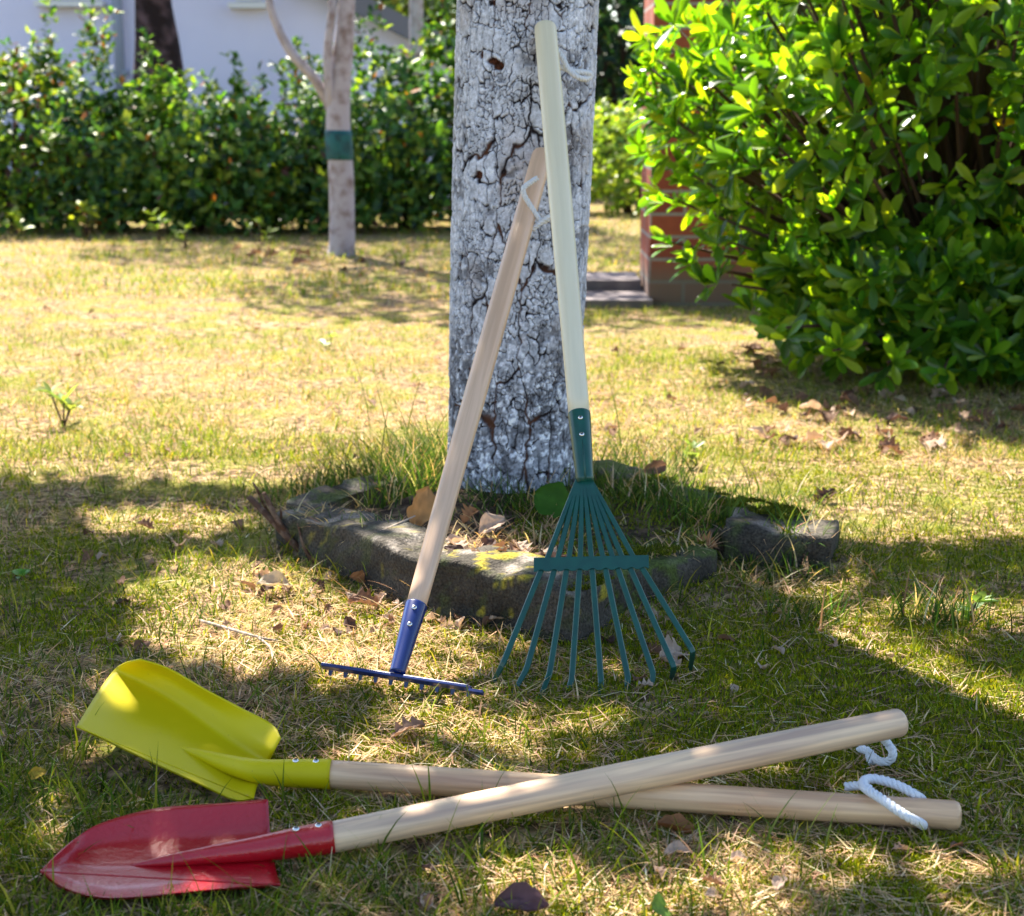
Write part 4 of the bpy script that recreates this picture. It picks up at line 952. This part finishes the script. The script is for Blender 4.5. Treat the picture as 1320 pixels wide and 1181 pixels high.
# strawy thatch lying nearly flat
x, y = scatter(148000, .9, 4.2, hw, 1.6); n = len(x); k = (rg.uniform(0, 1, n) < straw_share(x, y)+.14) & ~in_poly(x, y, foot_y) & ~in_poly(x, y, foot_r); x, y = x[k], y[k]; n = len(x)
soup.add(*blades(x, y, gheight(x, y)+rg.uniform(0, .006, n), rg.uniform(.012, .04, n), rg.uniform(.001, .0022, n), rg.uniform(1.25, 1.6, n), rg.uniform(0, 6.28, n), pick(n, STRAW, SP, .25, rg), 2, .1, rg))
# tall tufts round the trunk and stones
def tuft(px, py, z, n, spread, L, dry=.15, lean=(.05, .75), W=(.0016, .0030)):
    n = int(n*1.6); c = P(px, py, z=z); x = c.x+rg.normal(0, spread, n); y = c.y+rg.normal(0, spread*.8, n); st = rg.uniform(0, 1, n) < dry
    rr = np.hypot(x-0, y-TR_Y); ok = rr > .09; x, y, st = x[ok], y[ok], st[ok]; n = len(x)
    zz = np.where(in_poly(x, y, BED2), bedz(x, y), 0)-.004
    col = np.where(st[:, None], pick(n, STRAW, SP, .2, rg), pick(n, [(.06, .12, .02), (.14, .20, .035), (.03, .065, .016)], [.45, .3, .25], .2, rg))
    soup.add(*blades(x, y, zz, L*rg.uniform(.35, 1.15, n), rg.uniform(*W, n), rg.uniform(*lean, n), rg.uniform(0, 6.28, n), col, 5, .75, rg))
for a in ((520, 600, .05, 420, .05, .13), (470, 612, .04, 260, .06, .10), (560, 585, .05, 260, .03, .15), (545, 610, .05, 200, .03, .12), (430, 625, .02, 160, .06, .07), (500, 640, .06, 120, .04, .06),
          (800, 600, .05, 200, .05, .10), (860, 640, .06, 260, .06, .06), (930, 640, .04, 150, .05, .07), (985, 640, .02, 90, .05, .07), (830, 590, .05, 110, .05, .13), (780, 640, .06, 150, .04, .06), (905, 665, .06, 130, .03, .06),
          (1000, 745, .0, 90, .03, .07), (1060, 730, .0, 110, .03, .075), (945, 755, .0, 60, .03, .055), (700, 660, .06, 120, .05, .05), (640, 655, .06, 120, .05, .06), (1040, 800, .0, 60, .03, .06), (1210, 800, 0, 110, .03, .07), (470, 740, 0, 50, .03, .05)): tuft(*a)
for a in ((690, 690, .06, 200, .05, .05, .85), (610, 700, .06, 150, .05, .05, .9), (1080, 745, 0, 120, .04, .07, .7), (960, 760, 0, 90, .04, .06, .8), (520, 735, .04, 70, .03, .07, .9), (390, 745, 0, 160, .05, .05, .85), (440, 860, 0, 160, .05, .045, .9), (660, 830, 0, 120, .05, .045, .8), (420, 715, 0, 90, .03, .05, .8), (470, 735, 0, 90, .03, .045, .85), (600, 800, 0, 110, .03, .04, .8), (700, 815, 0, 90, .03, .04, .6), (770, 790, 0, 80, .03, .045, .5), (840, 770, 0, 90, .025, .05, .5), (900, 750, 0, 90, .025, .05, .6), (560, 700, .07, 50, .02, .05, .9), (480, 672, .07, 70, .03, .05, .7)): tuft(*a, lean=(.5, 1.35))
# single long seed stalks and arching blades
for px, py, z, L, yaw, le in ((478, 560, .03, .23, 2.4, .12), (520, 590, .05, .19, 1.2, .3), (560, 560, .05, .17, .4, .5), (530, 600, .05, .17, 2.6, .25), (545, 605, .05, .18, .8, .15), (505, 605, .05, .16, 2.0, .2), (555, 590, .05, .16, 2.9, .35), (490, 610, .05, .14, 1.4, .3), (515, 612, .05, .15, .3, .5), (820, 590, .05, .15, .6, .3), (840, 600, .05, .13, 2.4, .3), (885, 600, .05, .15, 2.9, .35), (870, 620, .05, .12, .2, .55), (800, 575, .05, .14, 2.0, .15), (1000, 640, .02, .08, .6, .4), (500, 600, .05, .15, 3.0, .5), (470, 610, .04, .12, 3.3, .6), (610, 925, 0, .075, 2.2, .2), (640, 930, 0, .07, .2, .5), (735, 1075, 0, .06, 1.6, .15), (980, 1100, 0, .07, .6, .4), (1030, 1100, 0, .075, .4, .3), (1000, 1090, 0, .06, 2.4, .3), (600, 960, 0, .07, 2.6, .8), (240, 830, 0, .05, 1.0, .3), (210, 850, 0, .05, 2.0, .4), (1060, 1110, 0, .055, 1.0, .3)):
    c = P(px, py, z=z); soup.add(*blades(np.array([c.x]), np.array([c.y]), np.array([c.z-.004]), np.array([L]), np.array([.0024]), np.array([le]), np.array([yaw]), np.array([[.11, .15, .035]]), 8, .7, rg))
tag(link('grass', soup.mesh('grass', M['blade'])), 'short patchy grass, part green and part dry straw', 'grass', kind='stuff')

ms = Soup(); MG = [(.15, .18, .010), (.26, .275, .012), (.09, .12, .010), (.40, .38, .02)]
x, y = scatter(540000, .9, 2.9, hw, 1.3); k = ~in_poly(x, y, foot_y) & ~in_poly(x, y, foot_r); x, y = x[k], y[k]; k = rg.uniform(0, 1, len(x)) < moss_share(x, y)**1.1*.95; x, y = x[k], y[k]; n = len(x)
bump_ = .010*fbm(x*45, y*45, 87, 3)
ms.add(*blades(x, y, gheight(x, y)+bump_-.003, rg.uniform(.003, .008, n), rg.uniform(.0014, .0026, n), rg.uniform(0, .9, n), rg.uniform(0, 6.28, n), pick(n, MG, [.4, .3, .2, .1], .2, rg), 2, .8, rg))
# moss on the bed and on the stones
n = 16000; x = rg.uniform(.0, .42, n); y = rg.uniform(1.78, 2.45, n); k = in_poly(x, y, BED2, -.14) & (rg.uniform(0, 1, n) < .25+.75*sstep(.40, .55, fbm(x*14, y*14, 91, 3))); k &= np.hypot(x, y-TR_Y) > .11; x, y = x[k], y[k]; n = len(x)
ms.add(*blades(x, y, bedz(x, y)+.014*fbm(x*40, y*40, 3)-.001, rg.uniform(.004, .009, n), rg.uniform(.0013, .0024, n), rg.uniform(0, .9, n), rg.uniform(0, 6.28, n), pick(n, [(.12, .15, .016), (.19, .21, .02), (.07, .09, .016)], [.4, .3, .3], .2, rg), 2, .8, rg))
for a_, b_, wd_ in ((P(752, 764, .06), P(915, 705, .062), .085), (P(1066, 684, .066)+Vector((0, .1, 0)), P(935, 634, .068), .075), (P(932, 632, .066), P(785, 598, .066), .075), (P(600, 735, .066), P(742, 768, .066), .09)):
    n = 5200; d_ = b_-a_; d_.z = 0; L_ = d_.length; d_.normalize(); t = rg.uniform(0, L_, n); w_ = rg.uniform(.006, wd_-.01, n); x = a_.x+d_.x*t-d_.y*w_; y = a_.y+d_.y*t+d_.x*w_
    k = rg.uniform(0, 1, n) < sstep(.46, .56, fbm(x*26, y*26, 97, 3)); x, y = x[k], y[k]; n = len(x)
    ms.add(*blades(x, y, .064+.006*fbm(x*60, y*60, 3), rg.uniform(.003, .007, n), rg.uniform(.0013, .0024, n), rg.uniform(0, 1.1, n), rg.uniform(0, 6.28, n), pick(n, [(.10, .12, .014), (.17, .18, .018), (.06, .07, .014)], [.4, .3, .3], .2, rg), 2, .8, rg))
tag(link('moss', ms.mesh('moss', M['moss'])), 'yellow-green moss cushions between the grass and on the stones', 'moss', kind='stuff')

# ------------------------------------------------------------------ fallen leaves, twigs, weeds
def leaf_proto(kind, seed, col):
    """one dry leaf about 1 unit long, curled; a thin solid-looking sheet with veins as relief"""
    r = np.random.default_rng(seed); nu, nv = 17, 11; V = []; C = []
    for i in range(nu):
        t = i/(nu-1)
        if kind == 'oval': w = .30*math.sin(math.pi*min(1, t*.97+.015))**.75
        elif kind == 'round': w = .37*math.sin(math.pi*min(1, t**.85*.97+.015))**.7
        else: w = .30*math.sin(math.pi*min(1, t*.97+.015))**.6*(1+.34*math.sin(t*26+seed))
        for j in range(nv):
            s = j/(nv-1)*2-1; x = s*w; cu = (.9 if kind != 'round' else .3)
            z = cu*x*x*1.9-.45*cu*(t-.5)**2+.06*abs(s)+(.30 if kind != 'round' else .08)*float(fbm(t*3+seed, s*1.6+3, seed, 3)-.5)+.012*math.cos(s*9+t*18); x *= .8+.4*float(vnoise(t*9+seed, (s > 0)*5.0, seed+4))
            V.append((t-.5, x, z)); n_ = float(fbm(t*7+seed, s*4, seed+2, 3)); C.append([c*(.65+.7*n_)*(1.15 if abs(s) < .12 else 1) for c in col])
    Q = [(i*nv+j, (i+1)*nv+j, (i+1)*nv+j+1, i*nv+j+1) for i in range(nu-1) for j in range(nv-1)]
    return np_mesh('dry_leaf', V, None, M['dry'], col=np.clip(np.array(C), .005, .9), quads=Q)
BR, TN, DK, OR, PU, GN, YL = (.20, .11, .07), (.46, .34, .26), (.08, .045, .038), (.33, .16, .07), (.13, .07, .075), (.06, .15, .02), (.45, .30, .04)
protos = [leaf_proto('oval', 3, BR), leaf_proto('oval', 5, TN), leaf_proto('lobed', 7, BR), leaf_proto('lobed', 9, TN), leaf_proto('oval', 11, DK), leaf_proto('lobed', 13, (.36, .24, .17))]
def put_leaf(me, pos, size, rot, label, group=None, name='fallen_leaf'):
    o = link(name, me, None, pos); o.scale = (size,)*3; o.rotation_euler = rot; tag(o, label, 'leaf', group); return o
def put_px(me, px, py, z, size, rot, label, **k): q = P(px, py, z=z); return put_leaf(me, q, size, rot, label, **k)
put_px(leaf_proto('oval', 21, (.50, .26, .10)), 543, 654, .086, .062, (.9, -1.0, .9), 'large tan curled leaf standing in the bed left of the beige rake handle')
put_px(leaf_proto('oval', 22, TN), 634, 676, .076, .044, (.5, -.4, .6), 'pale folded leaf on the soil just left of the green round leaf')
put_px(leaf_proto('lobed', 23, OR), 606, 664, .075, .035, (.2, -.3, 1.0), 'small orange-brown leaf on the soil between beige handle and trunk')
put_px(leaf_proto('round', 24, (.035, .105, .010)), 716, 646, .090, .062, (1.1, .25, -.35), 'fresh green round leaf standing at the trunk beside the green rake socket', name='green_leaf')
put_px(leaf_proto('lobed', 25, (.26, .16, .11)), 525, 940, .014, .036, (.1, -.3, .4), 'crumpled brown leaf on the grass in front of the blue rake head')
put_px(leaf_proto('oval', 26, PU), 673, 1164, .012, .042, (.35, .1, .1), 'purplish brown leaf lying at the bottom edge of the picture')
put_px(leaf_proto('round', 27, (.14, .25, .04)), 850, 1170, .022, .030, (.9, .4, 1.1), 'pale green leaf standing at the bottom edge, right of the purplish leaf', name='green_leaf')
put_px(leaf_proto('lobed', 28, DK), 1064, 641, .012, .042, (.3, -.5, .4), 'dark curled leaf on the sunlit lawn behind the right corner stone')
put_px(leaf_proto('oval', 29, TN), 905, 722, .03, .045, (.9, .8, 1.4), 'pale leaf wedged between the mossy stone and the dark corner stone')
put_px(leaf_proto('oval', 30, (.30, .18, .12)), 889, 752, .018, .038, (.4, .6, 1.2), 'small brown leaf at the foot of the gap between two stones')
put_px(leaf_proto('lobed', 31, OR), 912, 700, .055, .032, (.6, .3, .4), 'orange leaf caught at the top of the gap between two stones')
put_px(leaf_proto('oval', 32, BR), 845, 603, .085, .038, (1.2, -.2, .3), 'brown leaf standing upright at the mossy rear stone')
put_px(leaf_proto('lobed', 33, TN), 868, 843, .012, .042, (.3, .2, .8), 'pinkish brown leaf behind the right-most rake tines')
put_px(leaf_proto('oval', 34, (.30, .13, .05)), 872, 1066, .005, .036, (.1, .2, -.15), 'long brown leaf tucked under the lying handles')
put_px(leaf_proto('oval', 35, YL), 47, 998, .014, .020, (.5, -.2, .8), 'small yellow leaf on the grass left of the yellow shovel')
put_px(leaf_proto('lobed', 36, BR), 470, 775, .014, .040, (.2, .2, .1), 'dark brown leaf left of the blue rake socket')
put_px(leaf_proto('oval', 37, OR), 462, 745, .02, .026, (1.0, .4, .7), 'rust-coloured curl at the foot of the left kerb stone')
put_px(leaf_proto('lobed', 38, TN), 650, 800, .012, .036, (.1, .5, .2), 'crumbled pale leaf under the lichen-spotted kerb stone')
put_px(leaf_proto('oval', 39, (.40, .33, .24)), 355, 752, .02, .05, (.3, .2, .5), 'bleached leaf scrap at the foot of the broken dead stems')
rl = random.Random(4)
def scat(n, area, label, group, sizes, ok=lambda x, y: True, zf=lambda x, y: .01, tilt=.5):
    k = 0
    while k < n:
        px = rl.uniform(area[0], area[2]); py = rl.uniform(area[1], area[3]); q = P(px, py, z=.0)
        if not ok(q.x, q.y): continue
        z = zf(q.x, q.y); q = P(px, py, z=z)
        put_leaf(protos[rl.randrange(6)], q, rl.uniform(*sizes), (rl.uniform(-tilt, tilt), rl.uniform(-tilt, tilt), rl.uniform(0, 6.28)), label, group); k += 1
cl1 = lambda x, y: bool(clear(np.array([x]), np.array([y]))[0])
scat(22, (0, 345, 570, 590), 'small dry brown leaf lying on the sunny lawn left of the big tree', 'dry leaves on the sunny lawn at left', (.018, .034), cl1)
scat(16, (770, 420, 1010, 570), 'small dry leaf lying on the sunny lawn between trunk and bush', 'dry leaves on the sunny lawn between trunk and bush', (.02, .036), cl1)
scat(80, (960, 450, 1320, 580), 'dead leaf in the dark litter at the foot of the glossy bush', 'leaf litter under the glossy bush', (.03, .055), cl1)
scat(22, (555, 655, 720, 722), 'small dead leaf in the litter on the soil bed before the trunk', 'leaf litter on the soil bed', (.018, .036), lambda x, y: bool(in_poly(np.array([x]), np.array([y]), BED2, -.1)[0]) and math.hypot(x, y-TR_Y) > .125, lambda x, y: .07)
scat(14, (0, 640, 330, 850), 'small dry leaf in the shaded grass left of the tree bed', 'dry leaves in the shaded grass at left', (.018, .032), cl1)
scat(44, (320, 690, 700, 815), 'crumbled dry leaf in the straw along the left front stones', 'dry leaves along the left front stones', (.012, .028), cl1, tilt=.9)
scat(12, (760, 790, 1300, 900), 'small dry leaf in the mossy grass right of the green rake', 'dry leaves in the mossy grass at right', (.016, .03), cl1)
scat(14, (380, 1060, 1310, 1175), 'tiny dry leaf scrap in the grass in front of the lying handles', 'dry scraps in the grass at the front', (.012, .024), cl1)
scat(14, (300, 318, 580, 350), 'reddish fallen leaf on the shaded lawn near the banded tree', 'fallen leaves near the banded tree', (.05, .08), cl1)

# broken dead stems at the left corner of the bed
tw = MB(); b = P(395, 715, z=.0)
def twig(mb, pts, r0, r1): pp = catmull([A3(p_) for p_ in pts], 5); mb.tube(pp, list(np.linspace(r0, r1, len(pp))), 8)
twig(tw, [P(400, 722, z=.0), P(375, 697, z=.028), P(348, 668, z=.055), P(322, 642, z=.075)], .0062, .0042)
twig(tw, [P(396, 712, z=.004), P(368, 685, z=.04), P(352, 660, z=.066), P(342, 640, z=.085)], .0048, .0030)
twig(tw, [P(378, 702, z=.01), P(356, 672, z=.045), P(350, 655, z=.065), P(340, 636, z=.09)], .0055, .0035)
twig(tw, [P(362, 690, z=.01), P(345, 660, z=.05), P(332, 632, z=.088), P(326, 622, z=.1)], .0026, .0014)
twig(tw, [P(385, 720, z=.0), P(365, 690, z=.03), P(362, 655, z=.07)], .003, .0016)
twig(tw, [P(410, 735, z=.0), P(392, 705, z=.03), P(384, 675, z=.055)], .003, .0014)
twig(tw, [P(352, 712, z=.004), P(330, 730, z=.006), P(310, 745, z=.004)], .0026, .0014)
tag(tw.build('dead_stem', M['twig'], origin=b), 'cluster of broken dead brown stems at the left corner of the tree bed', 'dead stem')
sk_ = MB(); twig(sk_, [P(258, 800, z=.012), P(300, 812, z=.014), P(335, 822, z=.014), P(358, 826, z=.010)], .0022, .0013); twig(sk_, [P(330, 820, z=.014), P(348, 835, z=.010), P(352, 855, z=.006)], .0018, .001)
tag(sk_.build('forked_stick', M['stick'], origin=P(300, 812, z=0)), 'bleached forked stick lying in the straw left of the blue rake', 'stick')
st_ = MB()
for a in ([P(545, 712, z=.07), P(520, 735, z=.04), P(470, 740, z=.012)], [P(560, 715, z=.072), P(540, 760, z=.02), P(500, 790, z=.006)], [P(480, 690, z=.074), P(520, 672, z=.078), P(535, 665, z=.08)]): twig(st_, a, .0016, .0009)
tag(st_.build('dry_stalk', M['stick'], origin=P(520, 735, z=0)), 'thin dry stalks arching over the left front stones', 'stalk')
def weed(px, py, n, L, asp, label, seed, col, h=.03, tilt=(.7, 1.3), z=0):
    c = P(px, py, z=z); r = np.random.default_rng(seed); o = thing('weed', c, label, 'weed')
    m = max(1, n//5); tp_ = np.stack([r.normal(0, .012*L/.03, m), r.normal(0, .012*L/.03, m), np.linspace(h*.4, h, m)], 1)
    V, T, C = rosettes(tp_, np.tile([0, 0, 1.0], (m, 1))+.15*rand_dirs(m, r), 5, L, asp, spread=tilt, cols=[col, tuple(1.25*v for v in col)], p=[.6, .4], r=r)
    link('leaf', np_mesh('leaf', V, T, M['hleaf'], col=np.clip(C, .01, .8)), o)
    s = MB(); [s.tube([c+Vector((0, 0, -.005)), c+Vector(tuple(t_))], .0012*L/.03, 6) for t_ in tp_]; s.build('stem', M['stem'], o)
weed(82, 548, 20, .045, .42, 'pale leafy weed on the sunlit lawn at the left', 1, (.20, .25, .08), .06)
weed(112, 308, 50, .06, .6, 'bright weed growing at the hedge foot under the yellow-tinged shrub', 2, (.28, .34, .05), .16)
weed(22, 308, 30, .06, .6, 'small bright weed at the hedge foot by the left edge', 3, (.26, .32, .05), .12)
weed(205, 312, 25, .05, .5, 'green weed before the hedge, right of the bright one', 4, (.15, .22, .04), .13)
weed(240, 320, 20, .05, .5, 'low green weed on the lawn edge before the round hedge shrub', 5, (.14, .2, .04), .09)
weed(335, 322, 20, .05, .4, 'thin weed on the shaded lawn left of the banded tree', 6, (.11, .16, .03), .12)
weed(1250, 795, 10, .030, .38, 'pale star-shaped weed on the moss at the right edge', 7, (.14, .22, .10), .022, (.8, 1.3))
weed(45, 746, 5, .020, .9, 'round clover-like leaf cluster in the shaded grass at the left edge', 8, (.09, .22, .03), .016, (1.0, 1.5))
weed(425, 450, 10, .035, .5, 'low pale weed on the sunlit lawn before the banded tree', 9, (.22, .27, .09), .03)
weed(900, 600, 10, .03, .4, 'pale weed on the lawn behind the mossy rear stones', 10, (.2, .27, .1), .03)
